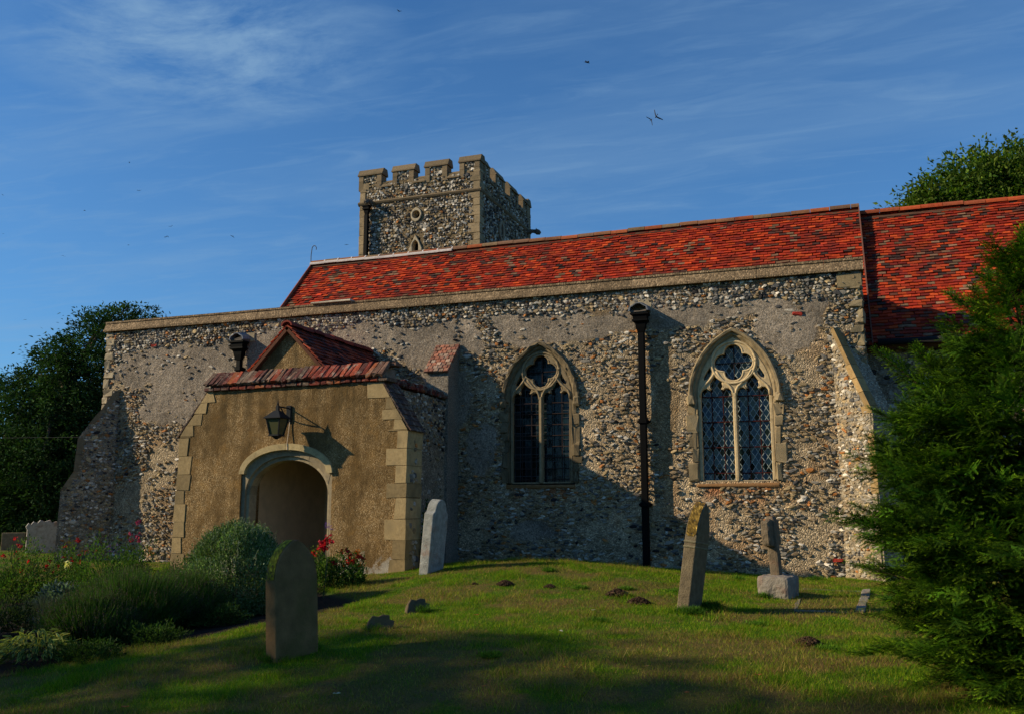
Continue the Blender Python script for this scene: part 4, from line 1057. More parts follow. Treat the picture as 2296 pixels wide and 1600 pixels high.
# round quatrefoil opening and the small lancet
def trw(name, loops, cen, mt=M['stone'], col=(.46, .37, .24)):
    v, f = plate(loops, .22, .015); v[:, 2] -= .075; nm = NM(); nm.add(FT.to(v), f, col); o = nm.build(name, mt, tower); return o
def rag(cx_, cz, r0, n=11): return [(cx_ + r0 * (1 + .12 * math.sin(3.1 * i)) * math.cos(2 * math.pi * i / n), cz + r0 * 1.18 * (1 + .08 * math.cos(2.3 * i)) * math.sin(2 * math.pi * i / n)) for i in range(n)]
def qf(cx_, cz, a, r_): 
    o = []
    for i in range(32):
        th = 2 * math.pi * i / 32; ph = (th + math.pi / 4) % (math.pi / 2) - math.pi / 4
        d = a * math.cos(ph) + math.sqrt(max(0, r_ * r_ - (a * math.sin(ph)) ** 2)); o.append((cx_ + d * math.cos(th), cz + d * math.sin(th)))
    return o
trw('round_window', [rag(tcx.x, tcx.z, .205), [(tcx.x + .14 * math.cos(i * math.pi / 12), tcx.z + .14 * math.sin(i * math.pi / 12)) for i in range(24)]], tcx)
v, f = plate([[(tcx.x + .20 * math.cos(i * math.pi / 12), tcx.z + .20 * math.sin(i * math.pi / 12)) for i in range(24)], qf(tcx.x, tcx.z, .055, .055)], .06, .008); v[:, 2] -= .22
nm = NM(); nm.add(FT.to(v), f, (.35, .28, .18)); nm.build('window_quatrefoil', M['stone'], tower)
lz0 = W(932, 580, TY).z; lz1 = W(931, 539, TY).z; LW = .115
lan = [(lcx.x - LW, lz0)] + [(lcx.x - LW, lz1 - .18), (lcx.x - LW * .75, lz1 - .08), (lcx.x, lz1), (lcx.x + LW * .75, lz1 - .08), (lcx.x + LW, lz1 - .18)] + [(lcx.x + LW, lz0)]
trw('lancet_window', [[(lcx.x - .25, lz0 - .15), (lcx.x - .23, lz1 - .3), (lcx.x - .13, lz1 - .05), (lcx.x, lz1 + .17), (lcx.x + .13, lz1 - .05), (lcx.x + .24, lz1 - .3), (lcx.x + .25, lz0 - .15)], lan], lcx)
p = W(1135, 505, 29)
v, f = plate([rag(0, 0, .3), [(-.1, -.25), (-.1, .12), (0, .26), (.1, .12), (.1, -.25)]], .12, .01)
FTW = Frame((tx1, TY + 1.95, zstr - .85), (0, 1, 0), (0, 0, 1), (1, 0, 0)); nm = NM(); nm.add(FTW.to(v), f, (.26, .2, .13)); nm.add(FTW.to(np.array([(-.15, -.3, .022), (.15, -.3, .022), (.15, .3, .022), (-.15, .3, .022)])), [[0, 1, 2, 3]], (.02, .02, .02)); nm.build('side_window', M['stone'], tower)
# stone spouts
def spout(base, d, L, r0, mt=M['stone'], col=(.12, .10, .08)):
    nm = NM(); b = Vector(base); d = Vector(d).normalized()
    v, f = tube([b, b + d * L * .3 + Vector((0, 0, .05)), b + d * L * .6 + Vector((0, 0, .03)), b + d * L * .8, b + d * L + Vector((0, 0, -.03)), b + d * (L * 1.08)], [r0, r0 * .9, r0 * .75, r0 * 1.05, r0 * .8, r0 * .35], 7); v = v + rng.normal(0, .008, v.shape)
    nm.add(v, f, col)
    for s_ in (-1, 1):
        n = d.cross(Vector((0, 0, 1))) * s_; c = b + d * L * .78 + n * r0 * .7 + Vector((0, 0, r0 * .8)); v, f = tube([c, c + Vector((0, 0, .05)) + n * .02], [r0 * .3, .004], 5); nm.add(v, f, col)
    return nm
spout((tx0 + .42, TY, zstr - .04), (-.1, -1, 0), .36, .09).build('gargoyle', M['stone'], tower)
spout((tx1, TY + tdep - .42, zstr - .12), (1, .1, 0), .50, .10).build('gargoyle', M['stone'], tower)
# ---- rainwater pipes
def hopper(nm, x, y, ztop, s=1.0, k=1.0):
    col = (.003, .003, .003); ps = [(.17, 0), (.17, -.03), (.14, -.045), (.13, -.11), (.15, -.12), (.15, -.15), (.10, -.19), (.085, -.27), (.06, -.36)]
    vs = []; n = len(ps)
    for r_, z in ps:
        r_ *= s; vs += [(x - r_, y - r_ * .9, ztop + z * s * k), (x + r_, y - r_ * .9, ztop + z * s * k), (x + r_, y + .05, ztop + z * s * k), (x - r_, y + .05, ztop + z * s * k)]
    f = [[i * 4 + q_, (i + 1) * 4 + q_, (i + 1) * 4 + (q_ + 1) % 4, i * 4 + (q_ + 1) % 4] for i in range(n - 1) for q_ in range(4)]
    nm.add(np.array(vs), f + [[0, 1, 2, 3], [(n - 1) * 4 + q_ for q_ in (3, 2, 1, 0)]], col)
def pipe(name, x, y, z0, z1, hs, wide=.055, par=church, label=None, joints=()):
    nm = NM(); v, f = chamf(x - wide, x + wide, y - wide * 1.6, y + wide * .3, z0, z1, .012); nm.add(v, f, (.003, .003, .003))
    for z in joints:
        v, f = chamf(x - wide * 1.35, x + wide * 1.35, y - wide * 2.0, y + wide, z - .045, z + .045, .01); nm.add(v, f, (.003, .003, .003))
        stone_block(nm, x - wide * 2, x + wide * 2, y - wide * .4, y + wide * .9, z - .02, z + .02, (.003, .003, .003), .004, .001)
    o = nm.build(name, M['iron'], par); nm = NM(); hopper(nm, x, y - .04, z1 + .36 * hs, hs); nm.build('hopper_head', M['iron'], o)
    if label: o['label'] = label
    return o
pp = W(1446, 960, D); pt = W(1439, 712, D).z
pipe('downpipe', pp.x, D - .09, .42, pt - .32, 1.0, .062, joints=(W(1445, 945, D).z, W(1448, 1130, D).z, .52), label='black downpipe between the two windows')
p2 = W(547, 768, D); pipe('downpipe', p2.x, D - .09, zc + .1, p2.z - .42, 1.15, .058, joints=(p2.z - .62,), label='short black downpipe above the porch, left of its gable')
p3 = W(827, 480, TY); z3 = W(827, 466, TY).z; pipe('downpipe', W(826, 520, TY).x, TY - .10, 4.4, z3 - .30, .85, .07, par=church, label='slim dark downpipe on the left of the tower')
# lead spouts and the pale blocks above the hoppers
for px, py, ws in ((557, 757, .24), (1441, 684, .25)):
    nm = NM(); p = W(px, py, D); stone_block(nm, p.x - ws, p.x + ws * .75, D - .03, D + .2, p.z - .105, p.z + .105, (.34, .28, .18), .015, .006); nm.build('outlet_stone', M['stone'], church)
for x, z in ((pp.x - .02, pt + .11), (p2.x, p2.z + .05)):
    nm = NM(); a = np.linspace(0, math.pi, 8)
    for k in range(7):
        v = np.array([(x + r_ * math.cos(q_), y_, z + .13 * abs(math.sin(q_)) * (r_ / .16) + zo + .015 * math.sin(5 * q_)) for y_, zo in ((D - .30, -.03), (D, .02)) for q_, r_ in ((a[k], .19), (a[k + 1], .19), (a[k + 1], .165), (a[k], .165))])
        nm.add(v, [[0, 1, 2, 3], [7, 6, 5, 4], [0, 4, 5, 1], [3, 2, 6, 7]], (.20, .22, .25))
    stone_block(nm, x - .17, x + .17, D - .27, D, z - .06, z - .0, (.12, .10, .08), .02, .015); nm.build('lead_spout', M['stone'], church)
# curled iron rod at the west end of the ridge
nm = NM(); b = W(697, 588, RY + .1); pts = [b + Vector((0, 0, -.1)), b + Vector((.0, 0, .2)), b + Vector((.02, 0, .36))]
for a in np.linspace(math.pi, -.35, 10): pts.append(b + Vector((.09 + .07 * math.cos(a), 0, .37 + .09 * math.sin(a))))
v, f = tube(pts, .012, 5); nm.add(v, f, (.12, .13, .14)); nm.build('ridge_rod', M['iron'], nr_)
#__PART2__
# ==================================================================== LANTERN
lp_ = W(649, 925, PY)
lan_ = thing('wall_lantern', (lp_.x, PY, lp_.z), 'black four sided wall lantern on a bracket above the porch doorway', 'lantern')
IC = (.018, .020, .022)
nm = NM(); stone_block(nm, lp_.x - .05, lp_.x + .05, PY - .035, PY + .0, lp_.z - .17, lp_.z + .13, IC, .01, .001)
c = Vector((lp_.x, PY - .36, lp_.z + .05))
v, f = tube([(c.x, PY - .02, c.z + .03), (c.x, c.y, c.z + .03)], .013, 6); nm.add(v, f, IC)
v, f = tube([(c.x, PY - .03, c.z - .14), (c.x, PY - .10, c.z - .12), (c.x, PY - .20, c.z - .05), (c.x, PY - .28, c.z + .02)], .011, 6); nm.add(v, f, IC)
nm.build('bracket', M['iron'], lan_)
def frust(nm, c, r0, z0, r1, z1, col):
    v = np.array([(c.x + sx * r, c.y + sy * r, c.z + z) for r, z in ((r0, z0), (r1, z1)) for sx, sy in ((-1, -1), (1, -1), (1, 1), (-1, 1))])
    nm.add(v, np.array([[3, 2, 1, 0], [4, 5, 6, 7], [0, 1, 5, 4], [1, 2, 6, 5], [2, 3, 7, 6], [3, 0, 4, 7]]), col)
nm = NM(); frust(nm, c, .165, -.17, .045, -.045, IC); frust(nm, c, .17, -.185, .17, -.17, IC); frust(nm, c, .028, -.045, .022, .05, IC)
v, f = tube([c + Vector((0, 0, .05)), c + Vector((0, 0, .08)), c + Vector((0, 0, .10)), c + Vector((0, 0, .16))], [.012, .022, .010, .002], 6); nm.add(v, f, IC)
nm.build('lantern_roof', M['iron'], lan_)
nm = NM()
for sx, sy in ((-1, -1), (1, -1), (1, 1), (-1, 1)):
    v, f = tube([c + Vector((sx * .135, sy * .135, -.185)), c + Vector((sx * .085, sy * .085, -.46))], .011, 4); nm.add(v, f, IC)
frust(nm, c, .10, -.485, .10, -.46, IC); frust(nm, c, .012, -.54, .07, -.485, IC)
nm.build('lantern_frame', M['iron'], lan_)
mg, tg, bg = mat('lantern_glass', .25, .6); bg.inputs['Base Color'].default_value = (.075, .078, .035, 1)
nm = NM(); frust(nm, c, .078, -.458, .128, -.188, (1, 1, 1)); nm.build('lantern_panes', mg, lan_)
nm = NM(); v, f = tube([(lp_.x + .03, PY - .02, lp_.z - .13), (lp_.x + .02, PY - .028, lp_.z - .3), (lp_.x + .012, PY - .055, HB + .02), (lp_.x + .02, PY - .055, HB - .09), (lp_.x + .05, PY + .05, HB - .12)], .008, 5); nm.add(v, f, (.62, .5, .36))
nm.build('cable', M['stone'], lan_)

# ==================================================================== GRAVESTONES
def stone_frame(base, ang, lean_side=0.0, lean_back=0.0):
    n = Vector((math.cos(ang), math.sin(ang), 0)); u = Vector((-n.y, n.x, 0)); v = Vector((0, 0, 1))
    v = (v + u * lean_side - n * lean_back).normalized(); u = (u - v * u.dot(v)).normalized(); n = u.cross(v)
    return Frame(base, u, v, n)
def headstone(name, base, ang, prof, th, mt, col, label, ls=0, lb=0, group=None, bevel=.012, extra=None, cat='gravestone'):
    fr = stone_frame(base, ang, ls, lb); v, f = plate([prof], th, bevel)
    nm = NM(); nm.add(fr.to(v), f, col)
    if extra: extra(nm, fr)
    o = nm.build(name, mt); tag(o, label, cat, group)
    me = o.data; me.transform(Matrix.Translation(-Vector(base))); o.location = base
    return o
def rnd_arch(w, h, sh, top=1.0, n=12):
    """profile with a round head; sh = height of the springing"""
    return [(-w / 2, -.25), (w / 2, -.25), (w / 2 * .99, sh)] + [(w / 2 * .99 * math.cos(a), sh + (h - sh) * math.sin(a) ** top) for a in np.linspace(0, math.pi, n + 1)[1:-1]] + [(-w / 2 * .99, sh)]
def edge_moss(nm, fr, pts, th, col, zmin, j=.25):
    """a crust of yellow lichen along the edge of a slab, following its outline"""
    P3 = []
    for (x0, y0), (x1, y1) in zip(pts[:-1], pts[1:]):
        n = max(1, int(math.hypot(x1 - x0, y1 - y0) / .02))
        P3 += [(x0 + (x1 - x0) * i / n, y0 + (y1 - y0) * i / n) for i in range(n)]
    P3 = [p for p in P3 if p[1] > zmin]; P3 = np.array(P3); d = np.gradient(P3, axis=0); nn = np.stack([d[:, 1], -d[:, 0]], 1); nn /= np.linalg.norm(nn, axis=1, keepdims=True) + 1e-9
    m = 7; ws = np.linspace(-th / 2 + .006, th / 2 - .006, m); off = .004 + .004 * rng.random((len(P3), m))
    v = np.concatenate([P3[:, None, :] + nn[:, None, :] * off[..., None], np.broadcast_to(ws[None, :, None], (len(P3), m, 1))], -1)
    i = np.arange(len(P3) * m).reshape(len(P3), m); f = np.stack([i[:-1, :-1], i[1:, :-1], i[1:, 1:], i[:-1, 1:]], -1).reshape(-1, 4)
    zf_ = v.reshape(-1, 3)[f[:, 0], 1]; keep = rng.random(len(f)) < np.clip((zf_ - zmin) / .22 + .05, 0, .95); c = np.array(col) * np.exp(rng.normal(0, j, (len(P3) * m, 1)))
    nm.add(fr.to(v.reshape(-1, 3)), f[keep], c)
b = G(656, 1470)
GP = [(-.25, -.25), (.25, -.25)] + [(x, z * .935) for x, z in ((.25, .72), (.245, .80), (.225, .89), (.19, .97), (.14, 1.04), (.08, 1.09), (.03, 1.12), (0, 1.125), (-.03, 1.12), (-.08, 1.09), (-.14, 1.04), (-.19, .97), (-.225, .89), (-.245, .80), (-.25, .72))]
def lichen1(nm, fr):
    # pale green lichen patch low on the face and grass stained foot
    stones(nm, fr, -.02, .22, .01, .24, lambda u, v: np.where(v < .02 + .9 * (u + .05), .75, .08) * (v < .2), row=.014, wlo=.01, whi=.03, relief=.002, P=np.array([0, 1, 0, 0, 0, 0, 0, 0, 0, 0.]), mi=0, w=.0635, bright=.75)
    edge_moss(nm, fr, GP[9:], .125, (.30, .22, .015), .60, .4)
headstone('headstone', b, R(-17), GP, .125, M['grave_dark'], (.20, .118, .048), 'large dark round topped headstone in the shaded foreground beside the flower bed', ls=0, lb=.075, extra=lichen1)
b = W(967, 1272, 13.45); b.z = h1(b.x, b.y) - .0
headstone('headstone', b, R(-4), [(-.25, -.3), (.25, -.3), (.25, .90), (.235, .915), (.19, .94), (.175, .985), (.15, 1.05), (.10, 1.10), (.04, 1.13), (-.04, 1.13), (-.10, 1.10), (-.15, 1.05), (-.175, .985), (-.19, .94), (-.235, .915), (-.25, .90)], .14, M['grave_pale'], (.30, .30, .27), 'pale lichened headstone with shouldered top standing beside the porch', ls=.01, lb=-.085)
b = G(1545, 1366)
def bands(nm, fr):
    for z0 in (.72, .78):
        for z in (z0,):
            v, f = chamf(-.232, .232, z, z + .03, -.08, .08, .01); v = v[:, [0, 1, 2]]; nm.add(fr.to(v), f, (.20, .17, .10))
    edge_moss(nm, fr, tl[6:], .135, (.15, .095, .02), .70, .6)
tl = [(-.22, -.3), (.22, -.3), (.22, .84), (.205, .98), (.15, 1.12), (.07, 1.23), (0, 1.28), (-.07, 1.23), (-.15, 1.12), (-.205, .98), (-.22, .84)]
headstone('headstone', b, R(-12), tl, .125, M['grave_pale'], (.16, .125, .075), 'tall leaning headstone with pointed top and banded edge on the lawn', ls=.095, lb=-.12, extra=bands)
# small broken footstones
for (px, py, s_, an, lab, k) in ((850, 1410, 1.0, -50, 'low broken stone stub in the grass, nearer of the pair', .0), (935, 1370, 1.0, -40, 'low broken stone stub with a grass tuft, farther of the pair', .1)):
    b = G(px, py)
    headstone('footstone', b, R(an), [(-.13, -.2), (.12, -.2), (.13, .06), (.12, .13), (.07, .125), (.05, .17), (-.02, .15), (-.06, .11), (-.12, .10), (-.14, .03)], .08, M['grave_dark'], (.10, .075, .042), lab, ls=.5, lb=.55, group='broken footstones on the mound', cat='footstone')
# weathered cross on a rough block
b = G(1746, 1334); cr = thing('stone_cross', b, 'weathered stone cross leaning on a rough granite block', 'cross')
fr = stone_frame(b, R(-14), 0, .06)
def rough(nm, fr, x0, x1, y0, y1, z0, z1, col, sub, j, pw=5):
    """rough hewn block: x across, y up, z out"""
    nx, ny, nz = sub; import itertools
    def face(o, a, b_, na, nb):
        A_, B_ = np.meshgrid(np.linspace(0, 1, na + 1), np.linspace(0, 1, nb + 1)); P_ = np.array(o)[None, None] + A_[..., None] * np.array(a) + B_[..., None] * np.array(b_)
        i = np.arange(A_.size).reshape(A_.shape); return P_.reshape(-1, 3), np.stack([i[:-1, :-1], i[:-1, 1:], i[1:, 1:], i[1:, :-1]], -1).reshape(-1, 4)
    dx, dy, dz = x1 - x0, y1 - y0, z1 - z0
    for o, a, b_, na, nb in (((x0, y0, z1), (dx, 0, 0), (0, dy, 0), nx, ny), ((x1, y0, z0), (-dx, 0, 0), (0, dy, 0), nx, ny), ((x0, y0, z0), (0, 0, dz), (0, dy, 0), nz, ny), ((x1, y0, z1), (0, 0, -dz), (0, dy, 0), nz, ny), ((x0, y1, z1), (dx, 0, 0), (0, 0, -dz), nx, nz), ((x0, y0, z0), (dx, 0, 0), (0, 0, dz), nx, nz)):
        P_, f = face(o, a, b_, na, nb)
        c_ = np.array([(x0 + x1) / 2, (y0 + y1) / 2, (z0 + z1) / 2]); h_ = np.array([dx, dy, dz]) / 2; q = (P_ - c_) / h_
        rd = np.maximum(1, (np.abs(q) ** pw).sum(1) ** (1 / pw))[:, None]; P_ = c_ + q / rd * h_
        s_ = fbm(P_[:, 0] * 9 + P_[:, 2] * 7, P_[:, 1] * 9 + P_[:, 2] * 5, 1.0, 3, 3)[:, None] - .5
        P_ = P_ + (P_ - c_) / np.maximum(np.linalg.norm(P_ - c_, axis=1, keepdims=True), .01) * s_ * j
        nm.add(fr.to(P_), f, col, 0, False)
nm = NM(); f0 = stone_frame(b, R(-14)); rough(nm, f0, -.26, .24, -.15, .27, -.22, .22, (.24, .21, .17), (12, 9, 10), .05, 11); nm.build('base_block', M['grave_pale'], cr)
nm = NM(); rough(nm, fr, -.075, .075, .18, 1.06, -.065, .065, (.15, .115, .075), (5, 22, 5), .03, 9)
rough(nm, fr, -.23, .23, .66, 1.02, -.08, .04, (.15, .115, .075), (10, 9, 5), .035, 10); nm.build('cross_shaft', M['grave_pale'], cr)
# grave kerb
k1, k2 = G(1944, 1326), G(1928, 1374); k3, k4 = G(1800, 1320), G(1782, 1370)
kb = thing('grave_kerb', (k1 + k2 + k3 + k4) / 4, 'low pale stone kerb of a grave set flush in the lawn', 'grave kerb')
for a, b_, w_, hh, cc in ((k1, k2, .055, .035, (.25, .22, .17)), (k1, k3, .03, .004, (.18, .16, .12)), (k2, k4, .03, .008, (.18, .16, .12)), (k3, k4, .03, .0, (.16, .14, .10))):
    nm = NM(); d = (b_ - a); L = d.length; fr_ = Frame(a, d, (0, 0, 1)); n = max(2, int(L / .5))
    for i in range(n): stone_block(nm, i * L / n + .004, (i + 1) * L / n - .004, -.06, hh + rng.uniform(0, .01), -w_, w_, np.array(cc) * rng.uniform(.8, 1.2), .01, .004, fr=fr_)
    nm.build('kerb_stone', M['grave_pale'], kb)
# far left: ornate pale headstone and a square block
b = G(95, 1243); b = W(95, 1243, 19.5); b.z = h1(b.x, b.y)
sc_p = [(-.42, -.2), (.42, -.2), (.42, .62), (.46, .70), (.40, .80), (.34, .76), (.28, .84), (.18, .80), (.12, .88), (0, .84), (-.12, .88), (-.18, .80), (-.28, .84), (-.34, .76), (-.40, .80), (-.46, .70), (-.42, .62)]
headstone('headstone', b, R(-40), sc_p, .16, M['grave_pale'], (.42, .38, .33), 'pale headstone with scalloped top left of the nave buttress')
b = W(27, 1252, 20.5); b.z = h1(b.x, b.y)
headstone('headstone', b, R(-50), [(-.3, -.2), (.3, -.2), (.3, .50), (-.3, .50)], .25, M['grave_pale'], (.22, .17, .10), 'squat square tan gravestone at the far left under the yew')
# pale stub by the wall foot
b = W(140, 1225, 17.5); b.z = h1(b.x, b.y)

# ---- molehills
MH = [(1133, 1310, .10), (1233, 1316, .07), (1385, 1334, .13), (1432, 1352, .12), (1064, 1309, .04), (1812, 1444, .11)]
for i, (px, py, r_) in enumerate(MH):
    b = G(px, py); n = 260; rr = np.random.default_rng(i)
    nm = NM(); a = np.linspace(0, 2 * np.pi, 14)[:-1]
    rows = [[(r_ * k * math.cos(t_) * rr.uniform(.85, 1.15), r_ * k * math.sin(t_) * rr.uniform(.85, 1.15), r_ * .62 * (1 - k ** 1.7) - .01) for t_ in a] for k in (1.15, .8, .5, .2)]
    v = np.array(rows).reshape(-1, 3) + rr.normal(0, r_ * .05, (52, 3)); f = [[j * 13 + q, j * 13 + (q + 1) % 13, (j + 1) * 13 + (q + 1) % 13, (j + 1) * 13 + q] for j in range(3) for q in range(13)] + [[39 + q for q in range(13)]]
    nm.add(v + np.array(b), f, (.055, .032, .020))
    k = rr.random(n) ** .6; t_ = rr.random(n) * 6.28; P_ = np.stack([r_ * 1.3 * k * np.cos(t_), r_ * 1.3 * k * np.sin(t_), np.maximum(r_ * .6 * (1 - k ** 1.7), 0) + .002], 1) + np.array(b)
    S_ = rr.uniform(.05, .16, n) * r_; Mx = basis(rr.normal(0, 1, (n, 3)), rr.normal(0, 1, (n, 3))) * S_[:, None, None]
    pv = np.array([(1, 0, 0), (-1, 0, 0), (0, 1, 0), (0, -1, 0), (0, 0, 1), (0, 0, -1)], float); pf = np.array([[0, 2, 4], [2, 1, 4], [1, 3, 4], [3, 0, 4], [2, 0, 5], [1, 2, 5], [3, 1, 5], [0, 3, 5]])
    v, f = inst(pv, pf, Mx, P_); nm.add(v, f, np.repeat(pal([(.060, .036, .022), (.04, .025, .016), (.08, .05, .03)], n, .2), 6, 0))
    o = nm.build('molehill', M['soil']); o.data.transform(Matrix.Translation(-b)); o.location = b
    tag(o, ['dark molehill left of the mound crest, midway to the wall', 'small molehill just right of the mound crest', 'crumbly molehill on the lawn left of the tall leaning headstone, upper of two', 'crumbly molehill nearest the tall leaning headstone, lower of two', 'tiny molehill at the top of the mound in front of the nave wall', 'molehill on the open lawn in front of the stone cross'][i], 'molehill', 'molehills on the lawn')

# ==================================================================== PLANTS
LEAF_V = np.array([(0, 0, 0), (.35, .5, .06), (1, 0, -.05), (.35, -.5, .06)], float); LEAF_F = np.array([[0, 1, 2, 3]])
def leaves(nm, P_, D_, ln, wd, col, r, up=.6, mi=0, V=LEAF_V, F_=LEAF_F):
    n = len(P_); N_ = r.normal(0, 1, (n, 3)); N_[:, 2] += up * 2.2; Mx = basis(D_, N_)
    l = ln * r.uniform(.65, 1.25, n); Mx = Mx * np.stack([l, l * wd / ln, l], 1)[:, None, :]
    v, f = inst(V, F_, Mx, P_); nm.add(v, f, np.repeat(col, len(V), 0), mi)
def bush(name, base, rx, ry, hz, n, ln, wd, cols, label, cat, seed, mt='leaf', group=None, updir=.5, shell=.55, blooms=None, stems=None, lumps=14, jit=.16, bot=.1, colj=.2):
    r = np.random.default_rng(seed); base = Vector(base)
    o = thing(name, base, label, cat, group)
    # lumpy surface from several overlapping lobes
    ph = r.uniform(0, 2 * np.pi, lumps); th = np.arccos(r.uniform(-.1, 1, lumps)); ld = np.stack([np.sin(th) * np.cos(ph), np.sin(th) * np.sin(ph), np.cos(th)], 1)
    d = r.normal(0, 1, (n, 3)); d[:, 2] = np.abs(d[:, 2]) * 1.0 - .22; d /= np.linalg.norm(d, axis=1, keepdims=True)
    lob = np.exp(-((1 - d @ ld.T) / .06)).max(1); rad = (shell + (1 - shell) * r.random(n) ** .45) * (1 - jit + jit * 1.6 * lob) + r.normal(0, .03, n)
    P_ = d * rad[:, None] * np.array([rx, ry, hz]) ; P_[:, 2] = np.maximum(P_[:, 2] + hz * bot, .02); P_ += np.array(base)
    D_ = d + r.normal(0, .55, (n, 3)); D_[:, 2] += updir
    c_ = pal(cols, n, colj) * np.exp((r.normal(0, .15, lumps)[np.argmax(d @ ld.T, axis=1)]))[:, None]
    nm = NM(); leaves(nm, P_, D_, ln, wd, c_, r)
    nm.build('foliage', M[mt], o)
    if stems:
        ns, sh, sc_ = stems; nm = NM()
        for i in range(ns):
            a = r.uniform(0, 6.28); q = r.uniform(.2, .95); p0 = np.array(base); p1 = p0 + np.array([rx * q * math.cos(a), ry * q * math.sin(a), hz * (1.0 - .35 * q * q) * sh * r.uniform(.85, 1.1)])
            v, f = tube([p0 + (p1 - p0) * .05, p0 + (p1 - p0) * .5 + r.normal(0, .02, 3), p1], [.006, .004, .0025], 4, False); nm.add(v, f, sc_)
        nm.build('stems', M['bark'], o)
    if blooms:
        nb, br, bc, zlo, zhi = blooms; nm = NM(); heads = []
        for i in range(nb):
            a = r.uniform(0, 6.28); q = r.uniform(.1, 1) ** .6; zz_f = r.uniform(zlo, zhi)
            p = np.array(base) + np.array([rx * q * math.cos(a) * math.sqrt(max(.05, 1.2 - (zz_f) ** 2)), ry * q * math.sin(a) * math.sqrt(max(.05, 1.2 - zz_f ** 2)), hz * zz_f * 1.1]); heads.append(p)
        H_ = np.array(heads); k = 14; P_ = np.repeat(H_, k, 0) + r.normal(0, br * .35, (nb * k, 3)); c_ = np.repeat(pal(bc, nb, .15), k, 0) * np.exp(r.normal(0, .2, (nb * k, 1)))
        leaves(nm, P_, r.normal(0, 1, (nb * k, 3)), br * .9, br * .8, c_, r, .2); nm.build('blooms', M['petal'], o)
    return o
def at_ground(px, py): return G(px, py)
# clipped silvery shrub in front of the porch, with loose shoots on top
b = at_ground(528, 1368); b = Vector((b.x, b.y, b.z))
hzs = 1.18; bo = bush('silvery_shrub', b, .76, .72, 1.03, 52000, .034, .017, [(.10, .17, .055), (.075, .14, .045), (.15, .21, .10), (.055, .10, .035), (.20, .26, .15)], 'dense rounded silvery green shrub in front of the porch doorway', 'shrub', 11, shell=.80, lumps=26, jit=.06, bot=.12, stems=(24, .9, (.08, .06, .04)))
r = np.random.default_rng(12); nm = NM(); sh = NM()
for i in range(190):
    a = r.uniform(0, 6.28); q = r.uniform(.0, .95); rt = np.array(b) + np.array([.70 * q * math.cos(a), .68 * q * math.sin(a), 1.08 * math.sqrt(1 - q * q * .85) - .03])
    L = r.uniform(.10, .24); d = np.array([q * math.cos(a) * .5 + .12, q * math.sin(a) * .5, 1.0]) + r.normal(0, .12, 3); d /= np.linalg.norm(d); v, f = tube([rt, rt + d * L], [.003, .0015], 3, False); nm.add(v, f, (.20, .22, .14))
    n = 9; t_ = np.linspace(.1, 1, n)[:, None]; P_ = rt + d * L * t_; leaves(sh, P_, d[None] * .7 + r.normal(0, .5, (n, 3)), .032, .013, pal([(.20, .25, .15), (.16, .20, .12), (.27, .31, .2)], n), r)
nm.build('shoots', M['bark'], bo); sh.build('shoot_leaves', M['leaf'], bo)

# lavender: three long clumps of upright stems along the lawn edge
def spiky(name, base, rx, ry, hz, n, cols, tips, label, seed, group=None, cat='lavender', wd=.0035, lean=.4, ang=0.0, tipn=.3):
    r = np.random.default_rng(seed); base = Vector(base); o = thing(name, base, label, cat, group)
    a = r.uniform(0, 2 * np.pi, n); q = r.random(n) ** .55; x0 = rx * .55 * q * np.cos(a); y0 = ry * .55 * q * np.sin(a); ca, sa = math.cos(ang), math.sin(ang)
    hh = hz * (1 - .45 * q ** 2) * r.uniform(.55, 1.08, n); dx = rx * .75 * q * np.cos(a) * lean * 2 + r.normal(0, .05, n); dy = ry * .75 * q * np.sin(a) * lean * 2 + r.normal(0, .05, n)
    p0 = np.stack([x0 * ca - y0 * sa, x0 * sa + y0 * ca, -.02 + 0 * a], 1); p1 = p0 + np.stack([(dx * ca - dy * sa), (dx * sa + dy * ca), hh], 1); pm = p0 * .45 + p1 * .55; pm[:, 2] += .06 * hz
    th = r.uniform(0, 6.28, n); w_ = np.stack([np.cos(th), np.sin(th), 0 * th], 1) * wd
    bs = np.array(base); v = np.stack([p0 - w_, p0 + w_, pm + w_ * .9, pm - w_ * .9, p1 + w_ * .2, p1 - w_ * .2], 1) + bs; f = (np.array([[0, 1, 2, 3], [3, 2, 4, 5]])[None] + (np.arange(n) * 6)[:, None, None]).reshape(-1, 4)
    c_ = np.repeat(pal(cols, n, .2), 6, 0); nm = NM(); nm.add(v.reshape(-1, 3), f, c_)
    # short needle leaves lower down
    m = n * 3; k = r.integers(0, n, m); t_ = r.uniform(.1, .8, m)[:, None]; P_ = p0[k] * (1 - t_) + p1[k] * t_ + bs; leaves(nm, P_, r.normal(0, .5, (m, 3)) + np.array([0, 0, .9]), .05, .006, pal(cols, m, .25), r); nm.build('foliage', M['leaf'], o)
    if tips:
        k = np.where(r.random(n) < tipn)[0]; m = 5; P_ = np.repeat(p1[k] + bs, m, 0) + np.tile(np.stack([np.zeros(m), np.zeros(m), np.linspace(-.05, .0, m)], 1), (len(k), 1)); nm = NM(); leaves(nm, P_, r.normal(0, .5, (len(P_), 3)) + np.array([0, 0, 1]), .014, .008, pal(tips, len(P_), .2), r); nm.build('flower_spikes', M['petal'], o)
    return o
LV = [(.038, .095, .012), (.055, .125, .018), (.072, .13, .03), (.030, .07, .012)]
TPL = [(.06, .045, .035), (.09, .06, .06), (.05, .05, .03)]
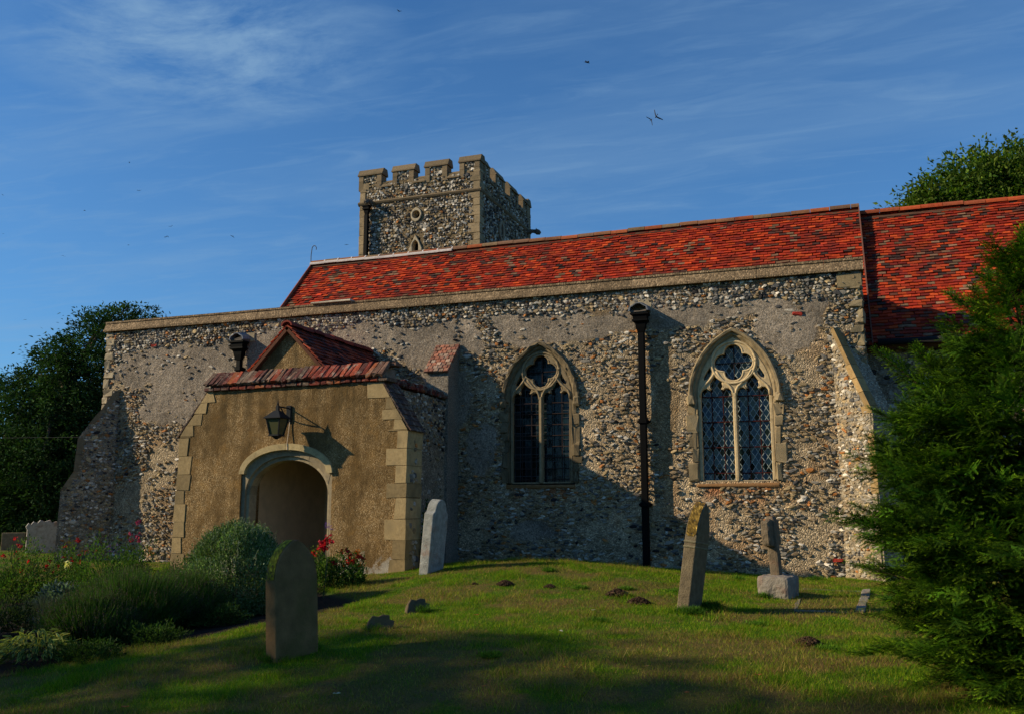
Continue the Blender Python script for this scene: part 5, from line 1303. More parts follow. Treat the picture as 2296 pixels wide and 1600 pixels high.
for i, (px, py, rx, ry, hz, lab) in enumerate(((400, 1402, .66, .5, .72, 'dark lavender clump at the lawn edge, nearest the silvery shrub'), (290, 1425, .75, .55, .80, 'tall dark lavender clump in the middle of the bed edge'), (200, 1448, .5, .42, .62, 'dark lavender clump beside the variegated plant'))):
    b = at_ground(px, py) + Vector((-.25, .25, 0)); b.z = h1(b.x, b.y) - .03
    spiky('lavender_bush', b, rx, ry, hz, 8500, LV, TPL, lab, 20 + i, 'lavender clumps along the bed', ang=R(60))
b = at_ground(165, 1420); spiky('catmint', b, .4, .35, .42, 1800, [(.05, .07, .06), (.07, .09, .08), (.04, .06, .05)], [(.16, .09, .42), (.22, .12, .5)], 'grey green catmint with small violet flowers above the variegated plant', 31, cat='catmint', tipn=.12)
b = at_ground(95, 1400); spiky('sage', b + Vector((-.2, .3, 0)), .5, .4, .38, 1500, [(.06, .075, .07), (.04, .06, .05)], None, 'low grey sage behind the variegated plant at the left edge', 32, cat='sage')
# variegated plant at the lower left corner: arching cream edged leaves
b = at_ground(78, 1478); o = thing('variegated_plant', b, 'low arching plant with cream edged leaves at the lower left corner', 'plant'); r = np.random.default_rng(33)
nm = NM(); n = 420; a = r.uniform(0, 6.28, n); q = r.random(n) ** .5; P_ = np.stack([.40 * q * np.cos(a), .34 * q * np.sin(a), .30 * (1 - .6 * q * q) * r.uniform(.5, 1.05, n)], 1) + np.array(b)
D_ = np.stack([np.cos(a) * (.4 + q), np.sin(a) * (.4 + q), r.uniform(-.9, .3, n)], 1) + r.normal(0, .3, (n, 3))
V1 = np.array([(0, 0, 0), (.4, .5, .05), (1, 0, -.12), (.4, -.5, .05)], float); V2 = V1 * np.array([.86, .56, 1]) + np.array([.03, 0, .02])
N_ = r.normal(0, .5, (n, 3)); N_[:, 2] += 1.2; Mx = basis(D_, N_); l = .10 * r.uniform(.7, 1.2, n); Mx = Mx * np.stack([l, l * .34, l], 1)[:, None, :]
v, f = inst(V1, LEAF_F, Mx, P_); nm.add(v, f, np.repeat(pal([(.46, .44, .09), (.38, .38, .08), (.52, .48, .14)], n), 4, 0)); v, f = inst(V2, LEAF_F, Mx, P_); nm.add(v, f, np.repeat(pal([(.06, .11, .03), (.08, .13, .035)], n), 4, 0))
leaves(nm, P_ - np.array([0, 0, .08]), D_, .07, .025, pal([(.05, .08, .025)], n), r); nm.build('foliage', M['leaf'], o)
# sedum with flat greenish heads
b = at_ground(460, 1372) ; b += Vector((0, .1, 0)); o = bush('sedum', b, .24, .2, .34, 700, .05, .035, [(.10, .16, .05), (.07, .12, .04)], 'sedum with flat pale yellow green flower heads below the silvery shrub', 'sedum', 35, stems=(16, 1.0, (.14, .2, .07)))
r = np.random.default_rng(36); nm = NM()
for i in range(26):
    a = r.uniform(0, 6.28); q = r.random() ** .5; p = np.array(b) + np.array([.26 * q * math.cos(a), .22 * q * math.sin(a), .44 - .12 * q * q + r.normal(0, .02)]); m = 30
    leaves(nm, p + np.stack([r.normal(0, .022, m), r.normal(0, .022, m), r.normal(0, .004, m)], 1), r.normal(0, 1, (m, 3)), .012, .011, pal([(.42, .46, .12), (.5, .5, .2), (.30, .38, .10)], m), r, 2)
nm.build('flower_heads', M['petal'], o)
GRN = [(.055, .12, .018), (.075, .15, .022), (.042, .09, .016), (.10, .16, .028)]
RED = [(.38, .008, .018), (.28, .006, .016), (.45, .014, .025)]
b = at_ground(735, 1316); bush('rose_bush', b, .42, .36, .58, 4200, .042, .026, GRN + [(.12, .15, .04)], 'rose bush with crimson and orange blooms between the porch and the dark headstone', 'rose bush', 40, blooms=(16, .055, RED + [(.45, .01, .03)], .55, 1.25), stems=(14, 1.0, (.05, .07, .03)), shell=.3, jit=.4)
bush('rose_bush', b + Vector((.38, .15, 0)), .24, .22, .42, 1700, .04, .025, GRN, 'low rose bush with orange blooms against the porch foot', 'rose bush', 41, blooms=(12, .05, [(.75, .16, .015), (.70, .24, .03), (.6, .03, .02)], .6, 1.15), shell=.3, jit=.4)
bush('leafy_shrub', at_ground(585, 1345) + Vector((.1, .35, 0)), .42, .3, .34, 2600, .05, .02, GRN, 'leafy green plant spreading at the foot of the silvery shrub', 'shrub', 42, shell=.3, jit=.4)
bush('leafy_shrub', at_ground(430, 1330) + Vector((-.3, .2, 0)), .55, .35, .42, 3000, .05, .018, GRN, 'leafy green plant behind the sedum', 'shrub', 43, shell=.3, jit=.4)
# red flowered clumps at the left
bush('red_valerian', at_ground(40, 1345) , .75, .6, .75, 6500, .05, .02, GRN + [(.10, .11, .03)], 'sprawling plant dotted with crimson flowers at the left edge', 'flowering plant', 44, blooms=(18, .036, RED, .35, 1.15), stems=(30, 1.15, (.06, .08, .03)), shell=.25, jit=.5)
bush('red_valerian', at_ground(110, 1318) + Vector((0, .5, 0)), .5, .45, .62, 3200, .045, .02, GRN + [(.12, .13, .03)], 'crimson flowered plant in front of the pale scalloped headstone', 'flowering plant', 45, blooms=(10, .036, RED, .5, 1.15), stems=(22, 1.2, (.06, .08, .03)), shell=.25, jit=.5)
bush('pink_valerian', at_ground(262, 1335) + Vector((.0, .3, 0)), .40, .35, .80, 3000, .055, .022, GRN, 'tall loose plant with pink flower heads in front of the nave wall', 'flowering plant', 46, blooms=(8, .036, [(.30, .03, .09), (.24, .02, .06)], .95, 1.3), stems=(22, 1.15, (.06, .09, .03)), shell=.15, jit=.5)
bush('leafy_shrub', at_ground(225, 1350), .55, .42, .80, 5200, .05, .018, GRN, 'green feathery plant below the pink flowers', 'shrub', 47, shell=.2, jit=.5)
bush('hosta', at_ground(140, 1352), .36, .3, .26, 900, .09, .05, [(.10, .15, .14), (.13, .18, .16), (.08, .12, .11)], 'blue grey hosta in the bed beside the left lawn patch', 'hosta', 48, shell=.3)
b = at_ground(152, 1318); bush('yellow_rose', b, .16, .14, .30, 320, .045, .025, GRN, 'small plant with a single cream bloom beside the hosta', 'flowering plant', 49, blooms=(2, .06, [(.75, .68, .35)], 1.0, 1.2))
bush('low_planting', at_ground(20, 1420) + Vector((-.3, .2, 0)), .6, .4, .36, 2800, .05, .02, [(.03, .05, .015), (.04, .06, .02)], 'dark low foliage at the left edge above the variegated plant', 'shrub', 50, shell=.3, jit=.4)
bush('low_planting', at_ground(330, 1385) + Vector((-.9, .9, 0)), .7, .5, .46, 4200, .05, .018, [(.03, .05, .016), (.045, .07, .02)], 'dark green foliage behind the lavender', 'shrub', 51, shell=.3, jit=.4)
for i, (px, py, rx, ry, hz, lab) in enumerate(((500, 1398, .42, .3, .26, 'low green ground plant at the lawn edge under the silvery shrub'), (350, 1440, .5, .28, .22, 'low green ground plant at the lawn edge below the lavender'), (205, 1480, .4, .25, .2, 'low green ground plant at the lawn edge right of the variegated plant'), (590, 1372, .34, .26, .24, 'low green ground plant at the lawn edge left of the dark headstone'))):
    b = G(px, py) + Vector((-.18, .12, 0)); b.z = h1(b.x, b.y) - .02; bush('edging_plant', b, rx, ry, hz, 2600, .036, .016, [(.035, .07, .014), (.05, .095, .02), (.028, .055, .012)], lab, 'plant', 120 + i, shell=.3, jit=.4, group='low plants along the lawn edge')
# tall verbena stems with purple heads
for (px, py, hh, Y, lab) in ((733, 1172, 1.18, 11.6, 'tall thin verbena with purple heads beside the doorway jamb'), (664, 1216, .95, 9.8, 'thin verbena with purple heads just above the dark headstone'), (248, 1226, 1.1, 11.5, 'thin verbena with violet heads in front of the nave wall')):
    p = W(px, py, Y); b = Vector((p.x, p.y, h1(p.x, p.y))); o = thing('verbena', b, lab, 'flower', 'tall verbena stems'); r = np.random.default_rng(px); nm = NM(); hd = NM()
    for k in range(4):
        e = p + Vector((r.normal(0, .07), r.normal(0, .04), r.uniform(-.1, .03))) if k else p
        v, f = tube([b + Vector((r.normal(0, .02), 0, 0)), b.lerp(e, .5) + Vector((r.normal(0, .02), 0, 0)), e], [.004, .003, .002], 4, False); nm.add(v, f, (.07, .10, .04)); m = 26
        leaves(hd, np.array(e) + r.normal(0, 1, (m, 3)) * np.array([.018, .018, .012]), r.normal(0, 1, (m, 3)), .014, .012, pal([(.16, .06, .38), (.22, .09, .45)], m), r)
    nm.build('stems', M['leaf'], o); hd.build('flower_heads', M['petal'], o)
# climbing weed in the corner by the porch
b = Vector((-6.78, 14.42, h1(-6.78, 14.42))); bush('ivy', b, .10, .14, 1.0, 900, .05, .03, [(.04, .09, .02), (.03, .06, .015)], 'dark green weed growing up the corner behind the pale headstone', 'weed', 52)
for i, (px, py, lab) in enumerate(((1545, 1376, 'tuft of longer grass and clover at the foot of the tall leaning headstone'), (1770, 1334, 'small green tuft at the right foot of the cross block'), (950, 1372, 'grass tuft growing on the farther stone stub'), (940, 1240 + 30, 'green tuft at the foot of the pale headstone'), (1585, 1362, 'dark grass tuft behind the tall leaning headstone'))):
    b = G(px, py); spiky('grass_tuft', b, .20 if i in (0, 4) else .08, .12 if i in (0, 4) else .08, .13, 420 if i in (0, 4) else 120, [(.05, .12, .012), (.07, .15, .015), (.04, .09, .01)], None, lab, 60 + i, 'grass tufts against the stones', cat='grass tuft', wd=.003)
for i, (px, py, lab) in enumerate(((612, 1480, 'grass tuft at the left foot of the large dark headstone'), (700, 1456, 'grass tuft at the right foot of the large dark headstone'), (1712, 1338, 'grass tuft at the left foot of the cross block'), (836, 1412, 'grass tuft under the nearer footstone'), (1405, 1320, 'broad leaved weed by the upper of the paired molehills'), (1515, 1325, 'broad leaved weed left of the tall headstone, towards the wall'), (1300, 1318, 'weed between the molehills on the mound'), (1860, 1455, 'broad leaved weed beside the molehill in front of the cross'), (1340, 1392, 'broad leaved weed in the middle of the sunlit lawn'), (1100, 1470, 'weed at the edge of the foreground shade'), (1700, 1400, 'weed below the cross in the sunlit lawn'), (1655, 1300, 'tuft at the wall foot between the tall headstone and the cross'), (1230, 1280, 'tuft at the wall foot below the first window'), (1830, 1300, 'tuft at the wall foot right of the cross'))):
    b = G(px, py); spiky('grass_tuft', b, .11, .10, .10 if i < 4 or i > 10 else .055, 170, [(.07, .16, .012), (.10, .20, .015), (.055, .12, .01)], None, lab, 160 + i, 'tufts and weeds on the lawn', cat='grass tuft', wd=.003 if i < 4 or i > 10 else .007)
# fallen leaves and scraps on the lawn
FLV = [(1068, 1383, 0), (1258, 1420, 1), (1370, 1447, 2), (945, 1440, 0), (1540, 1560, 0), (1330, 1372, 1), (280, 1592, 0), (520, 1500, 0), (755, 1562, 1), (905, 1500, 0), (1700, 1520, 0), (1085, 1545, 0), (1265, 1502, 0), (1985, 1570, 0), (1450, 1500, 2), (640, 1570, 2)]
LEAFW = ['right of the two footstones in the sunlit grass', 'midway between the footstones and the tall headstone', 'on the open lawn between the tall headstone and the picture foot', 'just below the nearer footstone', 'low on the right half of the lawn', 'by the paired molehills', 'in the lower left corner of the lawn', 'left of the foot of the large dark headstone', 'at the bottom of the picture right of the dark headstone', 'right of the foot of the large dark headstone', 'below the tall headstone in the right foreground', 'at the bottom centre of the lawn, nearest the camera', 'in the shaded centre of the foreground lawn', 'under the lower branches of the young yew', 'in the shade right of the foreground centre', 'in the grass directly below the large dark headstone']
for i, (px, py, k) in enumerate(FLV):
    b = G(px, py) + Vector((0, 0, .028)); r = np.random.default_rng(100 + i); s_ = r.uniform(.022, .036)
    a = r.uniform(0, 6.28); pts = [(1, 0, .1), (.5, .45, .25), (-.1, .5, .1), (-.8, .3, .2), (-1, 0, 0), (-.6, -.4, .25), (.1, -.5, .05), (.6, -.35, .3)]
    v = np.array([(x * math.cos(a) - y * math.sin(a), x * math.sin(a) + y * math.cos(a), z) for x, y, z in pts] + [(0, 0, -.05)]) * s_; nm = NM(); nm.add(v + np.array(b), [[q, (q + 1) % 8, 8] for q in range(8)], [(.36, .13, .045), (.55, .50, .42), (.28, .18, .07)][k])
    o = nm.build('fallen_leaf', M['petal']); o.data.transform(Matrix.Translation(-b)); o.location = b
    tag(o, ['curled rusty brown fallen leaf ', 'pale whitish dry leaf ', 'dull tan fallen leaf '][k] + LEAFW[i], 'leaf', ['rusty fallen leaves on the lawn', 'pale dry leaves on the lawn', 'tan fallen leaves on the lawn'][k])

# ==================================================================== TREES
def crown_tree(name, base, lobes, ncl, per, ln, wd, cols, label, seed, trunk_r=.35, droop=0.0, spread=.28, mt='leaf', group=None, limbs=26, flat=1.0, col_tip=None, trunk_top=None):
    r = np.random.default_rng(seed); base = Vector(base); o = thing(name, base, label, 'tree', group)
    L = np.array([(c.x, c.y, c.z, rr) for c, rr in lobes]); wgt = L[:, 3] ** 2; k = r.choice(len(L), ncl, p=wgt / wgt.sum())
    d = r.normal(0, 1, (ncl, 3)); d /= np.linalg.norm(d, axis=1, keepdims=True); rad = L[k, 3] * (.45 + .6 * r.random(ncl) ** .5); C_ = L[k, :3] + d * rad[:, None] * np.array([1, 1, .85])
    cd = d.copy(); cd[:, 2] = cd[:, 2] * .6 + .1 - droop; nn = ncl * per
    ci = np.repeat(np.arange(ncl), per); sz = np.repeat(r.uniform(.6, 1.35, ncl) * spread, per)
    along = r.uniform(-.4, 1.3, nn)[:, None]; P_ = C_[ci] + cd[ci] * along * sz[:, None] * 1.3 + r.normal(0, 1, (nn, 3)) * sz[:, None] * np.array([.42, .42, .30 * flat]); P_[:, 2] -= droop * np.maximum(along[:, 0], 0) ** 2 * sz * .8
    D_ = cd[ci] + r.normal(0, .55, (nn, 3)); cc = pal(cols, ncl, .22)[ci] * np.exp(r.normal(0, .22, (nn, 1)))
    if col_tip is not None: tp_ = np.clip(along - .5, 0, 1) * .6; cc = cc * (1 - tp_) + np.array(col_tip) * tp_
    nm = NM(); leaves(nm, P_, D_, ln, wd, cc, r, .5); nm.build('crown', M[mt], o)
    nm = NM(); top = trunk_top if trunk_top is not None else Vector((L[:, 0].mean(), L[:, 1].mean(), L[:, 2].max() * .8)); top = Vector(top)
    pts = [base + (top - base) * t_ + Vector((r.normal(0, .08), r.normal(0, .08), 0)) * (t_ > 0) for t_ in np.linspace(0, 1, 8)]
    v, f = tube(pts, [trunk_r * (1.25 if i == 0 else 1) * (1 - .11 * i) for i in range(8)], 9); nm.add(v, f, (.09, .07, .05), 0, True)
    for i in r.choice(ncl, min(limbs, ncl), replace=False):
        s_ = pts[int(r.integers(2, 7))]; e = Vector(C_[i]); mid = s_.lerp(e, .5) + Vector((0, 0, .15 * (e - s_).length)); v, f = tube([s_, mid, e], [trunk_r * .3, trunk_r * .16, .015], 5, False); nm.add(v, f, (.09, .07, .05), 0, True)
    nm.build('trunk', M['bark'], o); return o
YW = [(.012, .028, .006), (.018, .040, .008), (.026, .052, .010), (.009, .020, .006)]
YV = 25.0
lob = [(W(232, 765, YV + 1), 1.25), (W(185, 835, YV), 1.25), (W(280, 735, YV + 2), .9), (W(128, 800, YV), .55), (W(105, 925, YV - 1), 1.25), (W(25, 880, YV - 1), .7), (W(30, 1010, YV - 2), 1.1), (W(90, 1075, YV - 2), 2.0), (W(160, 985, YV), 2.0), (W(200, 900, YV + 1), 1.6), (W(325, 712, YV + 3), .45), (W(10, 1110, YV - 1), 1.9), (W(-90, 1060, YV), 2.0), (W(250, 1020, YV + 2), 2.4), (W(120, 1140, YV - 2), 1.5), (W(60, 860, YV), .6)]
pb = W(100, 1150, YV); crown_tree('yew_tree', Vector((pb.x, YV, h1(pb.x, YV))), lob, 4600, 28, .15, .06, [(.018, .045, .010), (.026, .060, .014), (.036, .075, .018), (.012, .030, .008)], 'large dark yew tree rising behind the left end of the nave', 70, .45, droop=.25, spread=.34, mt='needle', limbs=40, col_tip=(.05, .10, .035))
AS = [(.045, .10, .012), (.065, .135, .016), (.09, .15, .018), (.032, .07, .010)]
TYY = 37.0
lob = [(W(2229, 474, TYY), 2.6), (W(2134, 504, TYY), 2.0), (W(2304, 474, TYY), 2.3), (W(2254, 439, TYY), 1.4), (W(2064, 514, TYY), 1.2), (W(2394, 484, TYY), 2.8), (W(2194, 574, TYY), 2.8), (W(2334, 574, TYY), 3.0), (W(2039, 554, TYY), 1.4), (W(2314, 429, TYY), 1.1)]
pb = W(2240, 700, TYY); crown_tree('ash_tree', Vector((pb.x, TYY, h1(pb.x, TYY))), lob, 4200, 26, .20, .10, AS, 'broad leafy green tree showing above the chancel roof', 71, .5, droop=.12, spread=.36, limbs=50, col_tip=(.13, .14, .02))
# trees and hedge at the back left that close the view
r = np.random.default_rng(5)
for i, (x, y, rr, hh, lab) in enumerate(((-34, 31, 2.6, 4.2, 'dark evergreen tree behind the yew at the far left'), (-46, 38, 3.2, 5.0, 'dark tree farther back on the left skyline'), (-27, 36, 3.0, 5.2, 'low dark tree behind the west end of the church'), (-41, 25, 2.4, 3.6, 'dark tree at the left edge beyond the churchyard'))):
    b = Vector((x, y, h1(x, y))); lb_ = [(b + Vector((r.uniform(-rr, rr) * .6, r.uniform(-rr, rr) * .5, r.uniform(.12, .8) * hh)), rr * r.uniform(.45, .75)) for _ in range(9)]
    crown_tree('background_tree', b, lb_, 520, 22, .30, .12, YW, lab, 80 + i, .3, spread=.5, limbs=16, group='dark trees beyond the churchyard')
# hedge
h = NM(); hr = np.random.default_rng(9); n = 30000; t_ = hr.random(n); hx = -60 + 42 * t_; hy = 29 - 4 * t_ + hr.normal(0, .5, n); P_ = np.stack([hx, hy, H(hx, hy) + hr.random(n) ** .7 * (1.9 + .5 * fbm(hx, hx * 0, .8, 2, 2))], 1); leaves(h, P_, hr.normal(0, 1, (n, 3)), .24, .12, pal(YW, n, .3), hr)
tag(h.build('hedge', M['needle']), 'low dark hedge closing the churchyard behind the yew', 'hedge')
# shed roof at the far left
b = W(22, 1215, 27); b.z = h1(b.x, b.y); sd = thing('shed', b, 'small dark shed with grey roof under the yew at the far left', 'shed')
zr = W(20, 1166, 27).z - b.z; nm = NM(); nm.add(boxv(b.x - 1.6, b.x + .6, b.y, b.y + 2, b.z, b.z + zr - .45), BOXF, (.03, .026, .022)); nm.build('walls', M['wood'], sd)
nm = NM(); prism(nm, [(-.2, zr - .5), (2.2, zr - .5), (1.0, zr + .1)], Frame((b.x - 1.8, b.y, b.z), (0, 1, 0), (0, 0, 1), (1, 0, 0)), 0, 2.6, (.16, .17, .18)); nm.build('roof', M['stone'], sd)

# ---- young yew in the right foreground: feathery shoots of needles
r = np.random.default_rng(21)
yb = Vector((1.31, 7.8, h1(1.31, 7.8))); yo = thing('young_yew', yb, 'bushy young yew with feathery bright tipped shoots at the right edge', 'tree')
# prototype shoot: x along, needles to both sides, slightly drooping
def shoot(L, npair, nl, nw_):
    vs = [(0, -.0025, 0), (0, .0025, 0), (L, .0008, 0), (L, -.0008, 0)]; fs = [[0, 3, 2, 1]]; tip = [0, 0, .7, .7]
    for i in range(npair):
        t_ = (i + .5) / npair; x = L * (.06 + .94 * t_); l = nl * (1 - .55 * t_ ** 3) * (.6 + .4 * min(1, t_ * 5))
        for s_ in (-1, 1):
            k = len(vs); a = R(58 + 8 * math.sin(i * 2.1)); dx, dy = math.cos(a) * l, math.sin(a) * l * s_; z = .15 * l * math.sin(i * 1.7)
            vs += [(x - nw_, 0, 0), (x + dx * .5 + nw_ * .4, dy * .5, z * .5 + .0015), (x + dx, dy, z), (x + dx * .5 - nw_ * 1.4, dy * .5, z * .5)]; fs.append([k, k + 1, k + 2, k + 3]); tip += [t_ ** 2] * 4
    return np.array(vs), np.array(fs), np.array(tip)
SV, SF, ST = shoot(.125, 8, .022, .0062)
# frond: main shoot with side shoots
FV, FF, FT_ = [SV * np.array([1.35, 1, 1])], [SF], [ST]; k = len(SV)
for i, (x, s_, sc_) in enumerate([(.02, 1, .75), (.05, -1, .80), (.09, 1, .70), (.12, -1, .60), (.155, 1, .45)]):
    a = R(42) * s_; c_, sn = math.cos(a), math.sin(a); q = SV * sc_; v = np.stack([x + q[:, 0] * c_ - q[:, 1] * sn, q[:, 0] * sn + q[:, 1] * c_, q[:, 2] - .12 * q[:, 0]], 1); FV.append(v); FF.append(SF + k); FT_.append(ST); k += len(SV)
FV = np.concatenate(FV); FF = np.concatenate(FF); FT_ = np.concatenate(FT_)
def Ryew(z): return np.interp(z, [0, .25, .5, .95, 1.4, 1.9, 2.4, 2.7, 2.95, 3.3, 3.7], [.62, .90, 1.06, 1.18, 1.22, 1.05, .68, .44, .28, .16, .04])
BP, BD, BN, BS, BT = [], [], [], [], []
nb = 260
for k in range(nb):
    z0 = 3.3 * ((k + r.random()) / nb) ** 1.12; a = (k * 2.399 + r.normal(0, .3)) % (2 * math.pi)
    if math.sin(a) > .5 and r.random() < .6: continue
    R_ = float(Ryew(z0 + .25)) * r.choice([r.uniform(.72, .95), r.uniform(.9, 1.1), r.uniform(1.05, 1.28)], p=[.4, .35, .25]); up = r.uniform(.15, .5) + .5 * max(0, z0 - 2.0); od = np.array([math.cos(a), math.sin(a), 0]); sd2 = np.array([-math.sin(a), math.cos(a), 0])
    nst = max(4, int(R_ / .072))
    for i in range(nst):
        t_ = .28 + .72 * (i + r.random() * .6) / nst; z = z0 + R_ * (up * t_ - .22 * t_ * t_ * (1 if z0 < 2 else .3)); p = np.array(yb) + od * R_ * t_ + np.array([0, 0, z])
        for s_ in (-1, 1):
            m = 1 + int((1.08 - t_) * R_ * 4.4)
            dd = od * .75 + sd2 * s_ * .75 + np.array([0, 0, up * .4 - .05]); dd /= np.linalg.norm(dd)
            for j in range(m):
                q_ = p + dd * (j + r.random() * .5) * .10 + np.array([0, 0, -.03 * j * j * .3]) + r.normal(0, .018, 3)
                BP.append(q_); BD.append(dd * .8 + od * .35 + r.normal(0, .26, 3)); BN.append(np.array([0, 0, 1]) + od * r.uniform(-.1, .7) + r.normal(0, .3, 3)); BS.append(r.uniform(.7, 1.15)); BT.append(min(1, t_ * .8 + j * .12))
    BP.append(np.array(yb) + od * R_ + np.array([0, 0, z0 + R_ * (up - .22 * (1 if z0 < 2 else .3))])); BD.append(od + np.array([0, 0, up * .8])); BN.append(np.array([0, 0, 1.]) - od * .3); BS.append(1.2); BT.append(1)
P_ = np.array(BP); D_ = np.array(BD); P_ = P_ - D_ * .06; Mx = basis(D_, np.array(BN)) * np.array(BS)[:, None, None]; q = .5 + .5 * np.array(BT)
nf = 13000; zf = r.uniform(.0, 2.5, nf); af = r.uniform(0, 2 * np.pi, nf); kf = (r.random(nf) < Ryew(zf) / 1.24) & ((np.sin(af) < .35) | (r.random(nf) < .35)); zf = zf[kf]; af = af[kf]; nf = len(zf)
wob = 1 + .18 * np.sin(af * 3 + zf * 2.9) + .14 * np.sin(af * 6 - zf * 6.1) + .10 * np.sin(zf * 13 + af * 2); qf_ = .38 + .38 * r.random(nf) ** .7; rf = Ryew(zf) * wob * qf_
of = np.stack([np.cos(af), np.sin(af), 0 * af], 1); Pf = of * rf[:, None] + np.array(yb) + np.stack([0 * zf, 0 * zf, zf + .15 * qf_], 1); Df = of * .8 + r.normal(0, .45, (nf, 3)); Df[:, 2] += .3
Nf = r.normal(0, .35, (nf, 3)) + of * r.uniform(.1, 1.3, (nf, 1)); Nf[:, 2] += 1
P_ = np.concatenate([P_, Pf]); Mx = np.concatenate([Mx, basis(Df, Nf) * r.uniform(.75, 1.25, nf)[:, None, None]]); q = np.concatenate([q, qf_ * .8]); n = len(P_)
# leading shoots that stand out from the outline
lead = []
for (px, py, bx, by_, Y) in ((2213, 600, 2225, 745, 8.2), (2288, 505, 2285, 680, 8.3), (2108, 735, 2170, 800, 7.9), (1962, 782, 2070, 870, 7.9), (2120, 655, 2190, 700, 8.4), (1945, 1000, 2050, 1040, 7.8), (1912, 1128, 2010, 1180, 7.7), (1935, 1195, 2020, 1215, 7.7), (1950, 915, 2040, 960, 7.8), (2255, 560, 2265, 700, 8.0), (2180, 640, 2215, 760, 8.2), (2050, 775, 2110, 850, 7.8), (1935, 1270, 2010, 1290, 7.6), (1990, 1370, 2060, 1380, 7.5)):
    p1, p0 = W(px, py, Y), W(bx, by_, Y); lead.append((p0, p1))
LP, LD, LN_, LS = [], [], [], []; st = NM()
for p0, p1 in lead:
    d = (p1 - p0); Ln = d.length; d.normalize(); m = int(Ln / .045) + 2; upish = d.z > .6
    v, f = tube([p0 - d * .1, p0, p1 - d * .02], [.006, .005, .002], 5, False); st.add(v, f, (.06, .045, .02))
    for i in range(m):
        t_ = i / m; c_ = p0.lerp(p1, t_)
        for s_ in ((-1, 1) if not upish else (-1, 1, 2)):
            side = Vector((-.94, -.34, 0)) * s_ if s_ != 2 else Vector((.34, -.94, 0)); dd = d * .9 + side * (.75 if upish else .25) + Vector(r.normal(0, .2, 3)) + (Vector((0, -.3 * s_, .1)) if not upish else Vector())
            LP.append(c_); LD.append(dd); LN_.append((r.normal(0, .3), -.5, 1) if not upish else (.2, -1, .5)); LS.append(.95 * (1 - .6 * t_))
    LP.append(p1 - d * .12); LD.append(d); LN_.append((0, -.5, 1)); LS.append(.8)
P_ = np.concatenate([P_, np.array([tuple(p) for p in LP])]); Mx = np.concatenate([Mx, basis(np.array([tuple(p) for p in LD]), np.array(LN_, float)) * np.array(LS)[:, None, None]])
n2 = len(P_); v, f = inst(FV, FF, Mx, P_)
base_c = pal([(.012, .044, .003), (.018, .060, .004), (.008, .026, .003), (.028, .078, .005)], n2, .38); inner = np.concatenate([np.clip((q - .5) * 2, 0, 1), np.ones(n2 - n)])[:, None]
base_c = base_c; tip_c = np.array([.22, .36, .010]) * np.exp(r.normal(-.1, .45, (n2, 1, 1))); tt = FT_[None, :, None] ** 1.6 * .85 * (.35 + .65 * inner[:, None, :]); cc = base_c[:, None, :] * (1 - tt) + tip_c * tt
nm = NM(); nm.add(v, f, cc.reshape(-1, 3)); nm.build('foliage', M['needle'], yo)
nm = st
for i in range(5):
    e = yb + Vector((r.normal(0, .25), r.normal(0, .25), r.uniform(1.9, 2.5))); pts = [yb + Vector((r.normal(0, .05), r.normal(0, .05), -.05)), yb.lerp(e, .5) + Vector((r.normal(0, .08), r.normal(0, .08), 0)), e]; v, f = tube(pts, [.07, .04, .012], 7); nm.add(v, f, (.10, .055, .035), 0, True)
for i in range(120):
    z = r.uniform(.15, 3.0); a_ = r.uniform(0, 6.28); R_ = float(Ryew(z)) * .55; s_ = yb + Vector((0, 0, z - .1)); e = yb + Vector((R_ * math.cos(a_), R_ * math.sin(a_), z + .15)); v, f = tube([s_, s_.lerp(e, .5) + Vector((0, 0, .05)), e], [.014, .009, .003], 4, False); nm.add(v, f, (.05, .035, .02))
nm.build('branches', M['bark'], yo)

# ---- trees of the lane, left of the camera and out of the picture: they throw the foreground shade
def sd_(s, t_): return Vector((-.414 * s + .91 * t_, .91 * s + .414 * t_, 0))
r = np.random.default_rng(6)
for i, (s_, t_, rr, hh, z0, lab) in enumerate(((5.2, -21, 3.0, 13.6, .10, 'tall leafy tree left of the lawn, nearest the flower bed'), (.4, -19, 3.3, 14.0, .10, 'tall leafy tree left of the lawn behind the camera'))):
    b = sd_(s_, t_); b.z = h1(b.x, b.y); lb_ = [(b + Vector((r.uniform(-rr, rr) * .7, r.uniform(-rr, rr) * .7, r.uniform(z0, .88) * hh)), rr * r.uniform(.4, .62)) for _ in range(17)]
    crown_tree('lane_tree', b, lb_, 1900, 20, .28, .17, AS, lab, 90 + i, .3, spread=.5, limbs=20, group='trees along the lane')
for i, (s_, t_, rr, hh, lab) in enumerate(((10.7, -13.5, 1.6, 4.7, 'rounded evergreen bush left of the flower bed'), (13.4, -15.5, 1.2, 3.6, 'smaller evergreen bush farther left of the flower bed'))):
    b = sd_(s_, t_); b.z = h1(b.x, b.y); lb_ = [(b + Vector((r.uniform(-rr, rr) * .6, r.uniform(-rr, rr) * .6, r.uniform(.1, .85) * hh)), rr * r.uniform(.45, .7)) for _ in range(10)]
    crown_tree('evergreen_bush', b, lb_, 600, 20, .2, .1, YW, lab, 95 + i, .15, spread=.4, limbs=10, group='evergreen bushes left of the bed')

# ---- overhead cable at the far left
a, b = W(-200, 975, 19), W(178, 979, 17.0); nm = NM(); v, f = tube([a, a.lerp(b, .5) + Vector((0, 0, -.05)), b], .0025, 4); nm.add(v, f, (.06, .06, .06)); o = nm.build('overhead_cable', M['iron']); tag(o, 'thin overhead cable running from the corner buttress into the yew', 'cable')

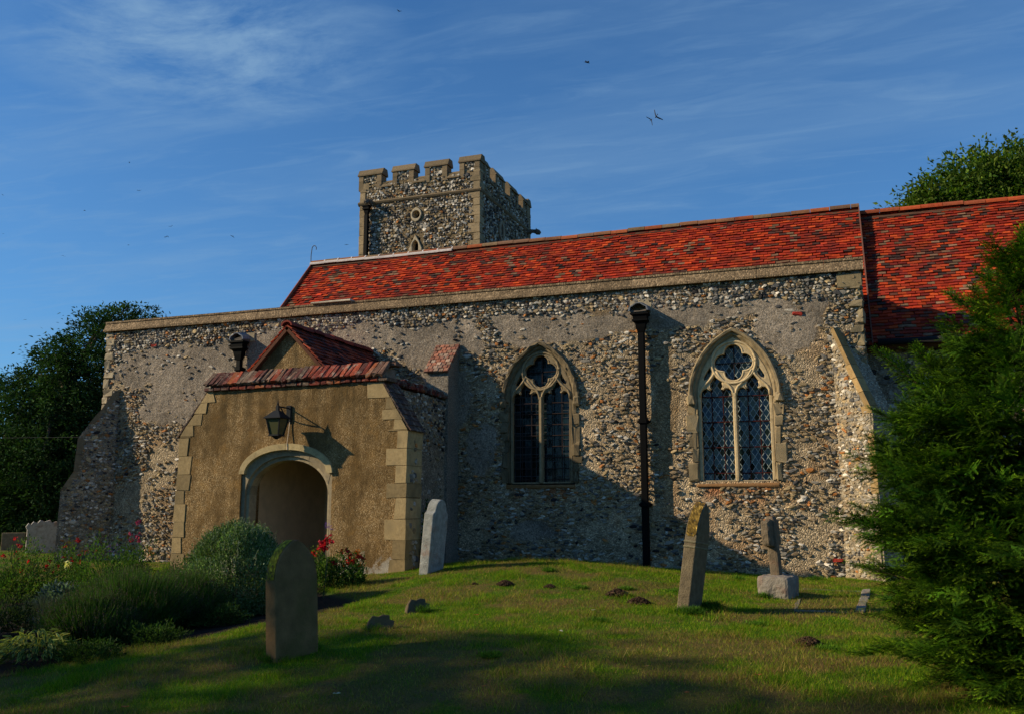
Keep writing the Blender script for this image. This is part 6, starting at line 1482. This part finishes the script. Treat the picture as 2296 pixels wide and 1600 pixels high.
# ==================================================================== BIRDS
def bird(px, py, Y, span, roll, head, flap, lab, grp):
    p = W(px, py, Y); nm = NM()
    v, f = tube([(-.42, 0, 0), (-.2, 0, .02), (.05, 0, .03), (.25, 0, .02), (.36, 0, .02), (.45, 0, 0)], [.02, .06, .085, .06, .045, .006], 7); nm.add(v * .5, f, (.02, .02, .024), 0, True)
    nm.add(np.array([(-.40, 0, 0), (-.66, -.11, 0), (-.70, 0, .01), (-.66, .11, 0)]) * .5, [[0, 1, 2, 3]], (.02, .02, .024))
    for s_ in (-1, 1):
        w_ = [(.12, .03, .02), (.16, .42, .02 + flap * .4), (.02, .98, .02 + flap), (-.10, .86, .015 + flap * .9), (-.16, .5, .02 + flap * .45), (-.16, .04, .01)]
        v = np.array([(x, y * s_, z) for x, y, z in w_]) * .5; v2 = v - np.array([0, 0, .012]); nm.add(np.concatenate([v, v2]), [[0, 1, 2, 3, 4, 5], [11, 10, 9, 8, 7, 6]] + [[i, (i + 1) % 6, 6 + (i + 1) % 6, 6 + i] for i in range(6)], (.02, .02, .024))
    o = nm.build('bird', M['bird']); o.location = p; o.rotation_euler = (roll, .1, head); o.scale = (span, span, span)
    tag(o, lab, 'bird', grp)
bird(1316, 141, 60, 1.0, .5, R(35), .25, 'dark bird gliding high in the sky, highest of the three right of the tower', 'dark birds flying over the church')
bird(1471, 262, 60, 1.0, .9, R(120), .5, 'dark bird with raised wings, upper right of the flying pair', 'dark birds flying over the church')
bird(1460, 269, 58, .75, -.9, R(-60), -.45, 'dark bird with lowered wings, lower left of the flying pair', 'dark birds flying over the church')
bird(896, 26, 70, .7, .2, R(-20), .3, 'small dark bird at the top edge of the sky above the tower', 'dark birds flying over the church')
FAR_B = ['at the left edge of the sky, upper of two', 'in the sky between the left edge and the topmost bird', 'just below and right of the topmost bird', 'topmost in the sky left of the tower', 'highest of the close trio in the sky', 'lower right one of the close trio', 'lower left one of the close trio', 'right of the close trio, towards the tower', 'below and left of the close trio', 'low above the dark yew tree', 'at the left edge of the sky, lower of two', 'just above the ridge near the curled rod', 'lowest of all, left of the yew top']
for i, (px, py) in enumerate(((7, 438), (190, 472), (312, 428), (290, 364), (383, 508), (376, 530), (371, 532), (521, 530), (288, 550), (142, 574), (7, 524), (777, 549), (56, 717))):
    bird(px, py, 110, .62 + .2 * ((i * 7) % 5) / 5, .3 * math.sin(i * 2), i * 1.3, .3 * math.cos(i * 3), 'tiny dark bird ' + FAR_B[i], 'distant birds left of the tower')
